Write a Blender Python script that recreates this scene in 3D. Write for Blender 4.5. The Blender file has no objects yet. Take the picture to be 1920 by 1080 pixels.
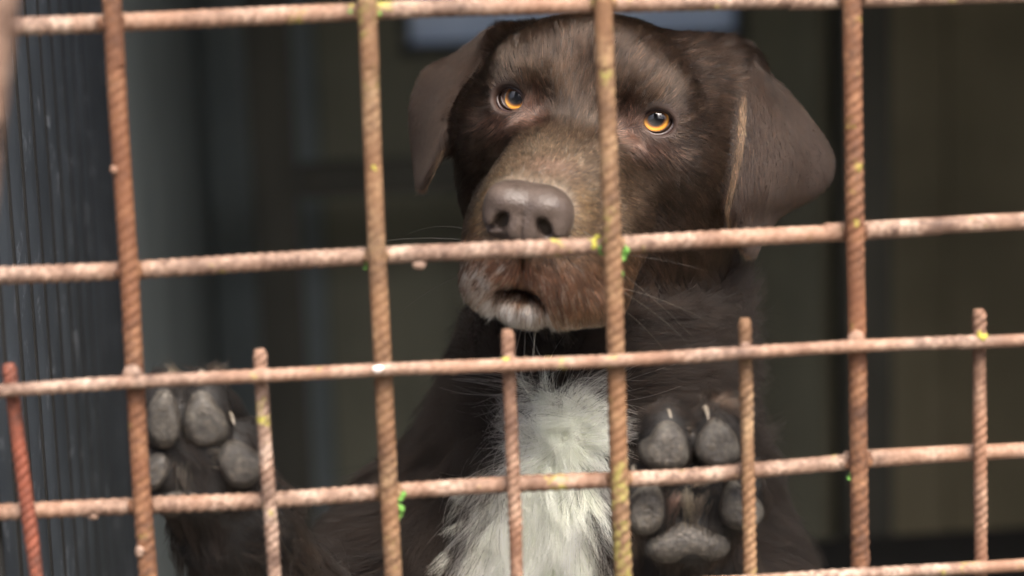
import bpy, bmesh, math
import numpy as np
from mathutils import Vector, Matrix, kdtree, bvhtree

# ------------------------------------------------------------------ camera, world, sun, exposure
SC = bpy.context.scene
C = SC.collection
rng = np.random.default_rng(7)
Z0 = 1.10                     # height of the middle of the wire mesh above the ground (m)


def rot(yaw, pitch, roll):
    cy, sy = math.cos(yaw), math.sin(yaw)
    cp, sp = math.cos(pitch), math.sin(pitch)
    cr, sr = math.cos(roll), math.sin(roll)
    return (np.array([[cy, -sy, 0], [sy, cy, 0], [0, 0, 1]])
            @ np.array([[1, 0, 0], [0, cp, -sp], [0, sp, cp]])
            @ np.array([[cr, 0, sr], [0, 1, 0], [-sr, 0, cr]]))


CAM = np.array([-7.184, -98.17, 16.986])                       # cm, from the middle of the mesh
RC = rot(*np.radians([-4.555, -10.672, 2.044]))
LENS = 85.0
FPX = 1920 * LENS / 36.0

cam_d = bpy.data.cameras.new('camera')
cam = bpy.data.objects.new('camera', cam_d)
C.objects.link(cam)
SC.camera = cam
m = Matrix.Identity(4)
for r in range(3):
    m[r][0], m[r][1], m[r][2] = RC[r, 0], RC[r, 2], -RC[r, 1]
m[0][3], m[1][3], m[2][3] = CAM[0] * .01, CAM[1] * .01, CAM[2] * .01 + Z0
cam.matrix_world = m
cam_d.lens = LENS
cam_d.sensor_width = 36
cam_d.clip_start = .01
cam_d.clip_end = 5000
cam_d.dof.use_dof = True
cam_d.dof.focus_distance = 1.150
cam_d.dof.aperture_fstop = 5.2

SUN_EL, SUN_AZ = math.radians(56), math.radians(166)            # azimuth clockwise from +Y (north)
W = bpy.data.worlds.new('World')
SC.world = W
W.use_nodes = True
nt = W.node_tree
bg = nt.nodes['Background']
sky = nt.nodes.new('ShaderNodeTexSky')
sky.sky_type = 'NISHITA'
sky.sun_disc = False
sky.sun_elevation = SUN_EL
sky.sun_rotation = SUN_AZ
sky.dust_density = 6.0
sky.air_density = .6
sky.ozone_density = .2
nt.links.new(sky.outputs[0], bg.inputs[0])
bg.inputs[1].default_value = .15

sun_d = bpy.data.lights.new('sun', 'SUN')
sun_d.energy = 1.2
sun_d.angle = math.radians(38)
sun_d.color = (1.0, .985, .915)
sun = bpy.data.objects.new('sun', sun_d)
C.objects.link(sun)
sdir = Vector((math.sin(SUN_AZ) * math.cos(SUN_EL), math.cos(SUN_AZ) * math.cos(SUN_EL), math.sin(SUN_EL)))
sun.rotation_euler = sdir.to_track_quat('Z', 'Y').to_euler()
sun.location = (0, -3, 6)

SC.view_settings.view_transform = 'Standard'
SC.view_settings.look = 'None'
SC.view_settings.exposure = 2.1
SC.view_settings.gamma = 1.0
SC.render.engine = 'CYCLES'
SC.cycles.use_denoising = True
SC.cycles.denoising_input_passes = 'RGB_ALBEDO_NORMAL'
SC.cycles.denoising_prefilter = 'ACCURATE'
SC.cycles.use_adaptive_sampling = False
SC.cycles.max_bounces = 24
SC.cycles.diffuse_bounces = 10
SC.cycles.glossy_bounces = 8
SC.cycles.transmission_bounces = 20
SC.cycles.transparent_max_bounces = 8
SC.cycles.sample_clamp_indirect = 4.0
SC.cycles_curves.shape = 'RIBBONS'

# ------------------------------------------------------------------ helpers


def unp(px, py, y):
    """photo pixel -> point (cm) on the vertical plane y cm behind the mesh"""
    d = RC @ np.array([(px - 960) / FPX, 1, (540 - py) / FPX])
    return CAM + d * ((y - CAM[1]) / d[1])


def M2(p):
    return Vector((p[0] * .01, p[1] * .01, p[2] * .01 + Z0))


def tag(o, label=None, cat=None, group=None, kind=None):
    if label: o['label'] = label
    if cat: o['category'] = cat
    if group: o['group'] = group
    if kind: o['kind'] = kind
    return o


def empty(name, loc=(0, 0, 0)):
    o = bpy.data.objects.new(name, None)
    C.objects.link(o)
    o.location = loc
    o.empty_display_size = .02
    return o


def link(name, me, mat, parent=None, smooth=True):
    if mat: me.materials.append(mat)
    if smooth:
        me.polygons.foreach_set('use_smooth', np.ones(len(me.polygons), bool))
    o = bpy.data.objects.new(name, me)
    C.objects.link(o)
    if parent:
        o.parent = parent
        o.matrix_parent_inverse = Matrix.Translation(-parent.location)
    return o


def mesh_np(name, v, f, mat, parent=None, smooth=True):
    """v (n,3) metres in world, f list/array of faces of equal length"""
    me = bpy.data.meshes.new(name)
    f = np.asarray(f, np.int32)
    k = f.shape[1]
    me.vertices.add(len(v))
    me.vertices.foreach_set('co', np.asarray(v, np.float32).ravel())
    me.loops.add(f.size)
    me.loops.foreach_set('vertex_index', f.ravel())
    me.polygons.add(len(f))
    me.polygons.foreach_set('loop_start', np.arange(0, f.size, k, dtype=np.int32))
    me.polygons.foreach_set('loop_total', np.full(len(f), k, np.int32))
    me.update(calc_edges=True)
    return link(name, me, mat, parent, smooth)


def box(name, lo, hi, mat, parent=None, bevel=.0):
    """axis-aligned box, cm from the middle of the mesh"""
    bm = bmesh.new()
    bmesh.ops.create_cube(bm, size=1)
    lo, hi = np.array(lo, float), np.array(hi, float)
    for v in bm.verts:
        p = lo + (np.array(v.co) + .5) * (hi - lo)
        v.co = M2(p)
    if bevel:
        bmesh.ops.bevel(bm, geom=bm.edges[:], offset=bevel * .01, segments=2, affect='EDGES')
    me = bpy.data.meshes.new(name)
    bm.to_mesh(me)
    bm.free()
    return link(name, me, mat, parent, smooth=False)


class N:
    """tiny node helper"""

    def __init__(s, name):
        s.mat = bpy.data.materials.new(name)
        s.mat.use_nodes = True
        s.t = s.mat.node_tree
        s.bsdf = s.t.nodes['Principled BSDF']
        s.out = s.t.nodes['Material Output']

    def n(s, typ, ins=None, **kw):
        x = s.t.nodes.new(typ)
        for k, v in kw.items():
            setattr(x, k, v)
        for k, v in (ins or {}).items():
            s.set(x, k, v)
        return x

    def set(s, x, k, v):
        sock = x.inputs[k]
        if hasattr(v, 'is_output'):
            s.t.links.new(v, sock)
        elif hasattr(v, 'outputs'):
            s.t.links.new(v.outputs[0], sock)
        else:
            if isinstance(v, tuple) and len(v) == 3 and sock.type == 'RGBA':
                v = (*v, 1)
            sock.default_value = v

    def p(s, **kw):
        for k, v in kw.items():
            s.set(s.bsdf, k.replace('_', ' '), v)
        return s

    def ramp(s, fac, stops):
        r = s.n('ShaderNodeValToRGB', {'Fac': fac})
        e = r.color_ramp.elements
        while len(e) < len(stops): e.new(.5)
        for i, (pos, col) in enumerate(stops):
            e[i].position = pos
            e[i].color = (*col, 1) if len(col) == 3 else col
        return r

    def coord(s, out='Object'):
        return s.n('ShaderNodeTexCoord').outputs[out]

    def noise(s, vec, scale, detail=4, rough=.6):
        return s.n('ShaderNodeTexNoise', {'Vector': vec, 'Scale': scale, 'Detail': detail, 'Roughness': rough})

    def mix(s, fac, a, b, mode='MIX'):
        x = s.n('ShaderNodeMix', data_type='RGBA', blend_type=mode)
        s.set(x, 0, fac)
        s.set(x, 6, a)
        s.set(x, 7, b)
        return x.outputs[2]

    def math(s, op, a, b=0.0):
        x = s.n('ShaderNodeMath', operation=op)
        s.set(x, 0, a)
        s.set(x, 1, b)
        return x.outputs[0]

    def bump(s, h, strength=.3, dist=.001):
        b = s.n('ShaderNodeBump', {'Height': h, 'Strength': strength, 'Distance': dist})
        s.set(s.bsdf, 'Normal', b)
        return b


def srgb(r, g, b):
    f = lambda c: (c / 255 / 12.92) if c / 255 < .04045 else ((c / 255 + .055) / 1.055) ** 2.4
    return (f(r), f(g), f(b))


# ------------------------------------------------------------------ materials
def mat_rust(name, base, dark, light, lichen=0.0, lichen_col=(.32, .30, .04)):
    q = N(name)
    co = q.coord()
    n1 = q.noise(co, 60, 5, .7)
    n2 = q.noise(co, 420, 4, .65)
    n3 = q.noise(co, 17, 3, .5)
    c = q.ramp(n1, [(.32, dark), (.5, base), (.68, light)])
    c2 = q.mix(q.ramp(n2, [(.42, (0, 0, 0)), (.7, (1, 1, 1))]), c, dark)
    n4 = q.noise(co, 33, 6, .8)
    c2 = q.mix(q.ramp(n4, [(.52, (0, 0, 0)), (.66, (.75, .75, .75))]), c2, (dark[0] * .55, dark[1] * .5, dark[2] * .5))
    c3 = q.mix(q.ramp(n3, [(.45, (0, 0, 0)), (.62, (.5, .5, .5))]), c2, (base[0] * 1.0, base[1] * .8, base[2] * .66))
    if lichen > 0:
        nl = q.noise(co, 75, 5, .75)
        nb = q.noise(co, 9, 2, .5)
        s = q.math('ADD', nl.outputs[0], q.math('MULTIPLY', nb.outputs[0], .45))
        c3 = q.mix(q.ramp(s, [(.86 - lichen * .2, (0, 0, 0)), (.96 - lichen * .2, (.85, .85, .85))]), c3, lichen_col)
    q.p(Base_Color=c3, Roughness=.72, Specular_IOR_Level=.42)
    q.bump(n2.outputs[0], .35, .0004)
    return q.mat


R_base, R_dark, R_light = srgb(122, 94, 76), srgb(76, 53, 41), srgb(154, 128, 108)
M_rust = mat_rust('rusty_steel', R_base, R_dark, R_light)
M_rust_pink = mat_rust('rusty_steel_pale', srgb(136, 112, 96), srgb(78, 57, 46), srgb(170, 150, 134), .05)
M_rust_lich = mat_rust('rusty_steel_lichen', srgb(116, 89, 64), srgb(78, 56, 39), srgb(148, 122, 92), .16, (.22, .20, .05))
M_rust_orange = mat_rust('rusty_steel_orange', srgb(106, 72, 49), srgb(66, 43, 30), srgb(138, 102, 74), .1)
M_rust_red = mat_rust('rusty_steel_red', srgb(120, 66, 48), srgb(70, 43, 34), srgb(142, 82, 60))
M_moss = N('moss').p(Base_Color=(.10, .25, .04), Roughness=.8).mat
M_lichen_y = N('yellow_lichen').p(Base_Color=(.36, .33, .05), Roughness=.8).mat
M_droplet = N('pale_deposit').p(Base_Color=(.78, .74, .72), Roughness=.4).mat


def mat_galv():
    q = N('galvanised_sheet')
    co = q.coord()
    mp = q.n('ShaderNodeMapping', {'Vector': co, 'Scale': (1.0, 1.0, .62)})
    vo = q.n('ShaderNodeTexVoronoi', {'Vector': mp, 'Scale': 130.0, 'Randomness': 1.0})
    n1 = q.noise(co, 14, 5, .6)
    n2 = q.noise(co, 130, 4, .7)
    base = q.ramp(n1, [(.3, srgb(60, 66, 72)), (.7, srgb(80, 87, 94))])
    fl = q.ramp(q.n('ShaderNodeSeparateColor', {'Color': vo.outputs['Color']}).outputs[0], [(.84, (0, 0, 0)), (.92, (.45, .45, .45))])
    fl2 = q.math('MULTIPLY', fl.outputs[0], q.ramp(n2, [(.48, (0, 0, 0)), (.62, (.75, .75, .75))]).outputs[0])
    c = q.mix(fl2, base, srgb(176, 182, 190))
    q.p(Base_Color=c, Roughness=.5, Metallic=.25, Specular_IOR_Level=.4)
    q.bump(n2.outputs[0], .25, .001)
    return q.mat


def mat_board(name, a, b, rough=.8, scale=(1, 1, .12)):
    q = N(name)
    co = q.coord()
    mp = q.n('ShaderNodeMapping', {'Vector': co, 'Scale': scale})
    n1 = q.noise(mp, 30, 5, .65)
    n2 = q.noise(co, 5, 3, .5)
    c = q.mix(q.ramp(n2, [(.35, (0, 0, 0)), (.7, (.6, .6, .6))]), q.ramp(n1, [(.3, a), (.7, b)]), (a[0] * .6, a[1] * .6, a[2] * .6))
    q.p(Base_Color=c, Roughness=rough)
    q.bump(n1.outputs[0], .3, .002)
    return q.mat


M_galv = mat_galv()
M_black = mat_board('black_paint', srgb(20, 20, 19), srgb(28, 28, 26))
M_panel = mat_board('grey_green_panel', srgb(122, 132, 132), srgb(138, 148, 147))
M_olive = mat_board('olive_board', srgb(132, 132, 114), srgb(148, 147, 126))
M_dark = mat_board('dark_timber', srgb(72, 72, 64), srgb(90, 89, 79))
M_brown = mat_board('brown_board', srgb(150, 142, 114), srgb(168, 158, 130))
M_conc = mat_board('concrete', srgb(110, 106, 98), srgb(140, 135, 126), .9, (1, 1, 1))
M_ground = mat_board('yard_ground', srgb(92, 90, 78), srgb(122, 116, 102), .95, (1, 1, 1))

# ------------------------------------------------------------------ the setting
G = -Z0 * 100
gm = bpy.data.meshes.new('ground')
gs = 1500.0
gm.from_pydata([(-gs, -gs, 0), (gs, -gs, 0), (gs, gs, 0), (-gs, gs, 0)], [], [(0, 1, 2, 3)])
tag(link('ground', gm, M_ground, smooth=False), 'bare trodden yard earth around the kennel', 'ground', kind='structure')

XL, XR, YB, ZT = -21.0, 135.0, 232.0, 72.0         # kennel: left wall, right wall, back wall, ceiling (cm)
tag(box('floor', (XL - 3, -6, G), (XR + 4, YB + 4, G + 3), M_conc), 'concrete kennel floor slab', 'floor', kind='structure')
tag(box('ceiling', (XL - 6, -14, ZT), (XR + 6, YB + 6, ZT + 4), M_dark), 'dark kennel roof boards', 'ceiling', kind='structure')


def corrugated():
    pitch, dep = 5.6, .55
    ys = np.arange(0, 1.0001, 1 / 24.)
    # one rib: rounded crown with a narrow valley
    prof = dep * np.power(np.clip(np.sin(np.pi * ys), 0, 1), .75)
    y0, nr = 1.7, 14
    Y = np.concatenate([y0 + pitch * (k + ys[:-1]) for k in range(nr)] + [[y0 + pitch * nr]])
    X = XL - dep + np.concatenate([prof[:-1]] * nr + [[0]])
    v, f = [], []
    for side in (0, 1):
        for z in (G + 3, ZT):
            for x, y in zip(X, Y):
                v.append(M2((x - .12 * side, y, z)))
    n = len(X)
    for i in range(n - 1):
        f.append((i, i + 1, n + i + 1, n + i))
        f.append((2 * n + i, 3 * n + i, 3 * n + i + 1, 2 * n + i + 1))
    o = mesh_np('wall_left', np.array(v), f, M_galv)
    tag(o, 'corrugated galvanised metal side wall beside the rusty mesh', 'wall', kind='structure')
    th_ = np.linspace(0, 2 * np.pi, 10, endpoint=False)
    for kk in range(nr):                                  # black strip in each valley standing in for the shading line between ribs
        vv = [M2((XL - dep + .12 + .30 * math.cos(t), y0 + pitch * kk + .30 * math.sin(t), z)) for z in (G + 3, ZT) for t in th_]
        mesh_np('rib_gap', np.array(vv), [(a, (a + 1) % 10, 10 + (a + 1) % 10, 10 + a) for a in range(10)], M_black, o)
    return y0 + pitch * nr


ye = corrugated()
tag(box('wall_left_panel', (XL - 3, ye, G + 3), (XL - .4, YB, ZT), M_panel), 'smooth grey green panel continuing the corrugated wall', 'wall', kind='structure')
tag(box('wall_right', (XR, -4, G + 3), (XR + 3, YB, ZT), M_brown), 'brown side wall of the kennel', 'wall', kind='structure')
bw = empty('wall_back', M2((30, YB, G)))
tag(bw, 'dark back wall of upright boards with a small window', 'wall', kind='structure')
WX0, WX1, WZ0, WZ1 = 5.0, 53.0, -12.5, 24.0           # window opening in the back wall
x = XL - 3
bi = 0
while x < XR + 3:
    w = 17.5
    x1 = min(x + w, XR + 3)
    jit = (bi * 37 % 5) * .12
    mt = M_panel if x < -8 else (M_olive if x < 62 else M_brown)
    a, b = x + .15, x1 - .15
    if a < WX1 and b > WX0:
        box('board', (a, YB + jit, G + 3), (b, YB + 2.5 + jit, WZ0), mt, bw, .2)
        box('board', (a, YB + jit, WZ1), (b, YB + 2.5 + jit, ZT), mt, bw, .2)
        if a < WX0: box('board', (a, YB + jit, WZ0), (WX0, YB + 2.5 + jit, WZ1), mt, bw, .2)
        if b > WX1: box('board', (WX1, YB + jit, WZ0), (b, YB + 2.5 + jit, WZ1), mt, bw, .2)
    else:
        box('board', (a, YB + jit, G + 3), (b, YB + 2.5 + jit, ZT), mt, bw, .2)
    x = x1
    bi += 1
box('sheathing', (XL - 3, YB + 3.2, G + 3), (XR + 3, YB + 4.2, WZ0), M_dark, bw)
box('sheathing', (XL - 3, YB + 3.2, WZ1), (XR + 3, YB + 4.2, ZT), M_dark, bw)
box('sheathing', (XL - 3, YB + 3.2, WZ0), (WX0, YB + 4.2, WZ1), M_dark, bw)
box('sheathing', (WX1, YB + 3.2, WZ0), (XR + 3, YB + 4.2, WZ1), M_dark, bw)

q = N('dusty_blue_pane')
nz = q.noise(q.coord(), 12, 4, .6)
cp_ = q.ramp(nz, [(.3, srgb(186, 192, 198)), (.7, srgb(206, 209, 210))])
tr = q.n('ShaderNodeBsdfTranslucent', {'Color': cp_})
df = q.n('ShaderNodeBsdfDiffuse', {'Color': cp_})
mx = q.n('ShaderNodeMixShader', {0: .35, 1: tr, 2: df})
q.t.links.new(mx.outputs[0], q.out.inputs['Surface'])
win = empty('window', M2(((WX0 + WX1) / 2, YB + 2, WZ0)))
tag(win, 'small dusty window glowing pale blue behind the dog\'s head', 'window')
box('pane', (WX0 + 1, YB + 1.6, WZ0 + 1), (WX1 - 1, YB + 2.0, WZ1 - 1), q.mat, win)
for nm, lo, hi in (('sill', (WX0, YB - 1.0, WZ0), (WX1, YB + 3, WZ0 + 1.4)), ('frame', (WX0, YB + .4, WZ1 - 1.4), (WX1, YB + 3, WZ1)),
                   ('frame', (WX0, YB + .4, WZ0 + 1.4), (WX0 + 1.4, YB + 3, WZ1 - 1.4)), ('frame', (WX1 - 1.4, YB + .4, WZ0 + 1.4), (WX1, YB + 3, WZ1 - 1.4))):
    box(nm, lo, hi, M_dark, win, .15)

yw = empty('sky_blocker_wall', (0, -7.5, 0))  # unseen; added to cut low sky light and darken the eye reflections
tag(yw, 'unseen dark boarded screen added behind the camera to block low sky light', 'wall', kind='structure')
for k in range(30):
    box('board', (-900 + k * 60, -760 - (k % 3) * .8, G), (-900 + k * 60 + 59, -750, G + 300), M_black, yw)
sh = empty('reflection_blocker', (0, -3.6, 0))  # added block out of view; its dark shape keeps the sky out of the pupils
tag(sh, 'unseen tall dark boarded block added behind the camera to darken the pupil reflections', 'light blocker', kind='structure')
for k in range(9):
    box('board', (-165 + k * 21, -330 - (k % 2) * .6, G), (-165 + k * 21 + 20.5, -327, G + 460), M_black, sh)
box('side', (-165, -480, G), (-161, -331, G + 460), M_black, sh)
box('side', (20, -480, G), (24, -331, G + 460), M_black, sh)
box('roof', (-175, -490, G + 461), (34, -318, G + 467), M_dark, sh)
# posts, rail and bunk seen as soft dark shapes behind the dog
pst = box('timber_post', (52, 170, G + 3), (58, 176, ZT), M_dark, None, .4)
tag(pst, 'dark upright timber post in the shade behind the dog\'s ear', 'post')
pst = box('timber_post', (-15, 190, G + 3), (-9.5, 195, ZT), M_dark, None, .4)
tag(pst, 'dark upright timber post near the grey panel wall', 'post')
rl = box('timber_rail', (-9.4, 191, -25.5), (51.9, 194.5, -21.5), M_dark, None, .3)
tag(rl, 'dark horizontal timber rail between the two posts', 'rail')
pst = box('corner_post', (-28.5, 1.6, G), (-22.8, 7.2, ZT), M_dark, None, .4)
tag(pst, 'weathered corner post carrying the mesh outside the corrugated wall', 'post', kind='structure')
bk = empty('sleeping_bench', M2((70, 110, G + 3)))
tag(bk, 'low black sleeping bench in the corner of the kennel', 'bench')
box('top', (27, 90, -58), (115, 135, -54.5), M_black, bk, .4)
box('front_panel', (27, 90.5, G + 10), (115, 92, -58), M_black, bk, .2)
for lx in (29, 110):
    for ly in (93, 130):
        box('leg', (lx, ly, G + 3), (lx + 4, ly + 4, -58), M_black, bk, .2)

# ------------------------------------------------------------------ the rusty wire mesh


def resample(pts, step, coarse=None):
    pts = np.array(pts, float)
    # Catmull-Rom through the points
    P = np.vstack([2 * pts[0] - pts[1], pts, 2 * pts[-1] - pts[-2]])
    out = []
    for i in range(1, len(P) - 2):
        ln_ = np.linalg.norm(P[i + 1] - P[i])
        n = max(2, int(ln_ / (step if coarse is None or ln_ < 17 else coarse)))
        t = np.linspace(0, 1, n, endpoint=False)[:, None]
        a, b, c, d = P[i - 1], P[i], P[i + 1], P[i + 2]
        out.append(.5 * ((2 * b) + (-a + c) * t + (2 * a - 5 * b + 4 * c - d) * t ** 2 + (-a + 3 * b - 3 * c + d) * t ** 3))
    out.append(P[-2][None])
    return np.vstack(out)


def rebar(name, pts, r, mat, parent, starts=3, pitch=.46, rib=.055, seed=0, step=.085, hand=1):
    """ribbed reinforcing bar along cm points"""
    g = np.random.default_rng(seed)
    path = resample(pts, step, .5)
    n = len(path)
    seg = np.diff(path, axis=0)
    s = np.concatenate([[0], np.cumsum(np.linalg.norm(seg, axis=1))])
    T = np.gradient(path, axis=0)
    T /= np.linalg.norm(T, axis=1)[:, None]
    ref = np.array([0, 1.0, 0])
    U = np.cross(ref, T)
    U /= np.linalg.norm(U, axis=1)[:, None]
    V = np.cross(T, U)
    k = 24
    th = np.arange(k) * 2 * np.pi / k
    ph = s[:, None] / pitch + hand * starts * th[None] / (2 * np.pi)
    # two plain seams along the bar, as on drawn wire
    rib_gap = np.clip(np.abs(np.sin(th)) * 3.2, 0, 1)[None]
    wear = np.clip(.35 + .9 * np.interp(s, np.linspace(0, s[-1], 60), g.random(60))[:, None], .3, 1.15)
    ph = ph + .22 * np.interp(s, np.linspace(0, s[-1], 45), g.normal(size=45))[:, None]
    ridge = np.power(.5 + .5 * np.cos(2 * np.pi * ph), 1.6)
    ridge = np.where(np.gradient(s)[:, None] > .2, .35, ridge)          # plain shank far outside the view
    rough = np.zeros((n, k))
    for _ in range(60):
        a, b = g.uniform(0, s[-1]), g.uniform(0, 2 * np.pi)
        d2 = ((s - a)[:, None] / g.uniform(.1, .35)) ** 2 + (np.angle(np.exp(1j * (th - b)))[None] / .7) ** 2
        rough += g.uniform(-.012, .03) * np.exp(-d2)
    rr = r * (1 - rib * .5) + rib * ridge * rib_gap * wear + rough
    # taper the cut ends
    e = np.minimum(s, s[-1] - s)
    rr *= np.clip(.72 + e[:, None] / .25 * .28, 0, 1)
    P = path[:, None] + rr[..., None] * (np.cos(th)[None, :, None] * U[:, None] + np.sin(th)[None, :, None] * V[:, None])
    v = P.reshape(-1, 3)
    i = np.arange(n - 1)[:, None] * k
    j = np.arange(k)[None]
    f = np.stack([i + j, i + (j + 1) % k, i + k + (j + 1) % k, i + k + j], -1).reshape(-1, 4)
    c0, c1 = len(v), len(v) + 1
    v = np.vstack([v, path[0], path[-1]])
    cap = [(c0, (a + 1) % k, a, a) for a in range(k)] + [(c1, (n - 1) * k + a, (n - 1) * k + (a + 1) % k, (n - 1) * k + (a + 1) % k) for a in range(k)]
    me = bpy.data.meshes.new(name)
    fl = [tuple(x) for x in f] + [c[:3] for c in cap]
    me.from_pydata((v * .01 + np.array([0, 0, Z0])).tolist(), [], fl)
    return link(name, me, mat, parent)


def blob(name, p, r, mat, parent, seed, sq=(1, 1, 1), amp=.3, sub=3):
    """small lumpy bead"""
    g = np.random.default_rng(seed)
    bm = bmesh.new()
    bmesh.ops.create_icosphere(bm, subdivisions=sub, radius=1)
    ks = g.normal(size=(5, 3)) * 2.2
    ph = g.uniform(0, 6.28, 5)
    for v in bm.verts:
        c = np.array(v.co)
        d = 1 + amp * np.mean(np.sin(ks @ c + ph))
        v.co = M2(np.array(p) + c * d * r * np.array(sq))
    me = bpy.data.meshes.new(name)
    bm.to_mesh(me)
    bm.free()
    return link(name, me, mat, parent)


YV, YH, YF = 0.0, .74, -.66
ms = empty('rusty_mesh_sheet', M2((0, YV, -14)))
tag(ms, 'rusty welded sheet of thick ribbed bars reaching above the dog\'s head', 'wire mesh', 'overlapping rusty mesh sheets')
Vp = [[(205, -90), (210, 0), (224, 245), (241, 490), (252, 690), (264, 900), (280, 1110), (300, 1400)],
      [(683, -90), (688, 0), (697, 245), (707, 480), (718, 690), (729, 920), (738, 1100), (752, 1400)],
      [(1128, -90), (1131, 0), (1139, 240), (1148, 455), (1155, 670), (1161, 900), (1169, 1100), (1178, 1400)],
      [(1595, -90), (1597, 0), (1600, 240), (1603, 437), (1607, 640), (1610, 870), (1613, 1090), (1617, 1400)]]
vmat = [M_rust_orange, M_rust_lich, M_rust_lich, M_rust_orange]
bars = {}
ZTOP, ZBOT, XA, XB = 70.0, G + 4.0, -27.0, 133.0


def ends_v(p, top=True):
    d0, d1 = p[0] - p[1], p[-1] - p[-2]
    a = p[0] + d0 * .02 * (ZTOP - p[0][2]) + np.array((0, 0, 0))
    a = np.array((p[0][0] + d0[0] / d0[2] * (ZTOP - p[0][2]) * .4, p[0][1], ZTOP))
    b = np.array((p[-1][0] + d1[0] / d1[2] * (ZBOT - p[-1][2]) * .25, p[-1][1], ZBOT))
    return ([a] if top else []) + list(p) + [b]


def ends_h(p, xb=XB):
    d0, d1 = p[0] - p[1], p[-1] - p[-2]
    a = np.array((XA, p[0][1], p[0][2] + d0[2] / d0[0] * (XA - p[0][0]) * .5))
    b = np.array((xb, p[-1][1], p[-1][2] + d1[2] / d1[0] * (xb - p[-1][0]) * .25))
    return ([a] if p[0][0] > XA + .5 else []) + list(p) + [b]


for i, pp in enumerate(Vp):
    pts = [unp(a, b, YV) for a, b in pp]
    pts = ends_v(pts)
    bars['V', i] = rebar('vertical_bar', pts, .38, vmat[i], ms, seed=20 + i, hand=-1)
# more of the sheet beyond the frame
xr0 = unp(1603, 437, YV)[0]
for i in range(10):
    xx = xr0 + 10.2 * (i + 1)
    rebar('vertical_bar', [(xx, YV, ZTOP), (xx + .15, YV, 25), (xx - .1, YV, -15), (xx + .1, YV, -60), (xx, YV, ZBOT)], .392, M_rust, ms, seed=40 + i, hand=-1, step=.5)
Hp = [[(-30, 54), (0, 51), (210, 43), (450, 32), (688, 21), (900, 13), (1131, 8), (1360, 2), (1597, -4), (1960, -14)],
      [(-30, 519), (0, 517), (241, 507), (480, 492), (707, 479), (930, 469), (1148, 459), (1380, 446), (1603, 435), (1760, 425), (1960, 412)],
      [(-30, 962), (0, 960), (264, 948), (500, 938), (728, 922), (950, 908), (1160, 899), (1290, 893), (1400, 883), (1610, 864), (1836, 847), (1960, 842)]]
hmat = [M_rust_pink, M_rust_pink, M_rust_pink]
for i, pp in enumerate(Hp):
    pts = [unp(a, b, YH) for a, b in pp]
    pts = ends_h(pts)
    bars['H', i] = rebar('horizontal_bar', pts, .365 if i < 2 else .345, hmat[i], ms, seed=60 + i)
for i, zz in enumerate((20.4, 30.6, 40.8, 51.0, 61.2, -20.6, -30.8, -41.0, -51.2, -61.4, -71.6, -81.8, -92.0)):
    rebar('horizontal_bar', [(XA, YH, zz - .8), (10, YH, zz + .2), (50, YH, zz + .6), (90, YH, zz + .5), (XB, YH, zz + .4)], .37, M_rust, ms, seed=80 + i, step=.5)

mf = empty('rusty_mesh_offcut', M2((0, YF, -22)))
tag(mf, 'lower sheet of thinner rusty bars with cut stub ends tied across the front', 'wire mesh', 'overlapping rusty mesh sheets')
Fh = [[(-30, 735), (0, 733), (252, 716), (480, 705), (718, 693), (955, 684), (1155, 676), (1400, 661), (1606, 649), (1836, 640), (1960, 636)],
      [(-30, 1168), (480, 1140), (955, 1114), (1400, 1090), (1606, 1077), (1836, 1064), (1960, 1057)]]
for i, pp in enumerate(Fh):
    pts = [unp(a, b, YF) for a, b in pp]
    pts = ends_h(pts, 62.0)
    bars['F', i] = rebar('horizontal_bar', pts, .27, M_rust_pink, mf, seed=90 + i, rib=.04)
Fv = [[(16, 682), (24, 745), (40, 870), (58, 1000), (72, 1110), (110, 1400)],
      [(487, 655), (490, 720), (499, 860), (509, 1000), (516, 1110), (530, 1400)],
      [(951, 618), (954, 700), (959, 820), (965, 960), (970, 1110), (980, 1400)],
      [(1396, 597), (1398, 680), (1401, 820), (1404, 960), (1407, 1110), (1413, 1400)],
      [(1836, 580), (1836, 660), (1837, 800), (1838, 940), (1839, 1080), (1842, 1400)]]
fmat = [M_rust_red, M_rust_pink, M_rust, M_rust_lich, M_rust]
for i, pp in enumerate(Fv):
    pts = [unp(a, b, YV + .02) for a, b in pp]
    pts = ends_v(pts, False)
    pts[-1][2] = -62.0
    bars['f', i] = rebar('vertical_bar', pts, .275, fmat[i], mf, seed=100 + i, pitch=.38, rib=.065, hand=-1, step=.075)

# weld beads where the two sheets were joined, small drips, moss and lichen
for (px, py, y, r, sq, bar, sd) in [(250, 703, -.45, .42, (1, .8, 1), ('F', 0), 1), (240, 712, -.5, .34, (1.4, .8, .7), ('F', 0), 2), (1606, 636, -.45, .34, (1, .8, 1.1), ('F', 0), 3),
                                    (1600, 645, -.55, .3, (1.5, .8, .8), ('F', 0), 4), (955, 671, -.35, .26, (1, .9, .8), ('F', 0), 5), (1400, 650, -.35, .24, (1, .9, .8), ('F', 0), 6),
                                    (488, 694, -.35, .25, (1, .9, .8), ('F', 0), 7), (1836, 1060, -.3, .26, (1, .8, .8), ('F', 1), 8), (262, 1033, -.3, .2, (1, 1, 1.2), ('V', 0), 9),
                                    (787, 496, .6, .2, (1.4, .8, 1), ('H', 1), 10), (176, 966, .6, .2, (1.2, .8, 1), ('H', 2), 11), (214, 318, -.3, .18, (.9, .8, 1), ('V', 0), 12)]:
    b = bars[bar]
    o = blob('weld_bead', unp(px, py, y), r, M_rust_pink, b, sd, sq)
    o.matrix_parent_inverse = b.matrix_world.inverted() if False else Matrix.Identity(4)
o = blob('pale_deposit', unp(709, 692, YF - .24), .17, M_droplet, bars['F', 0], 21, (1.3, .6, .8)); o.matrix_parent_inverse = Matrix.Identity(4)
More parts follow.
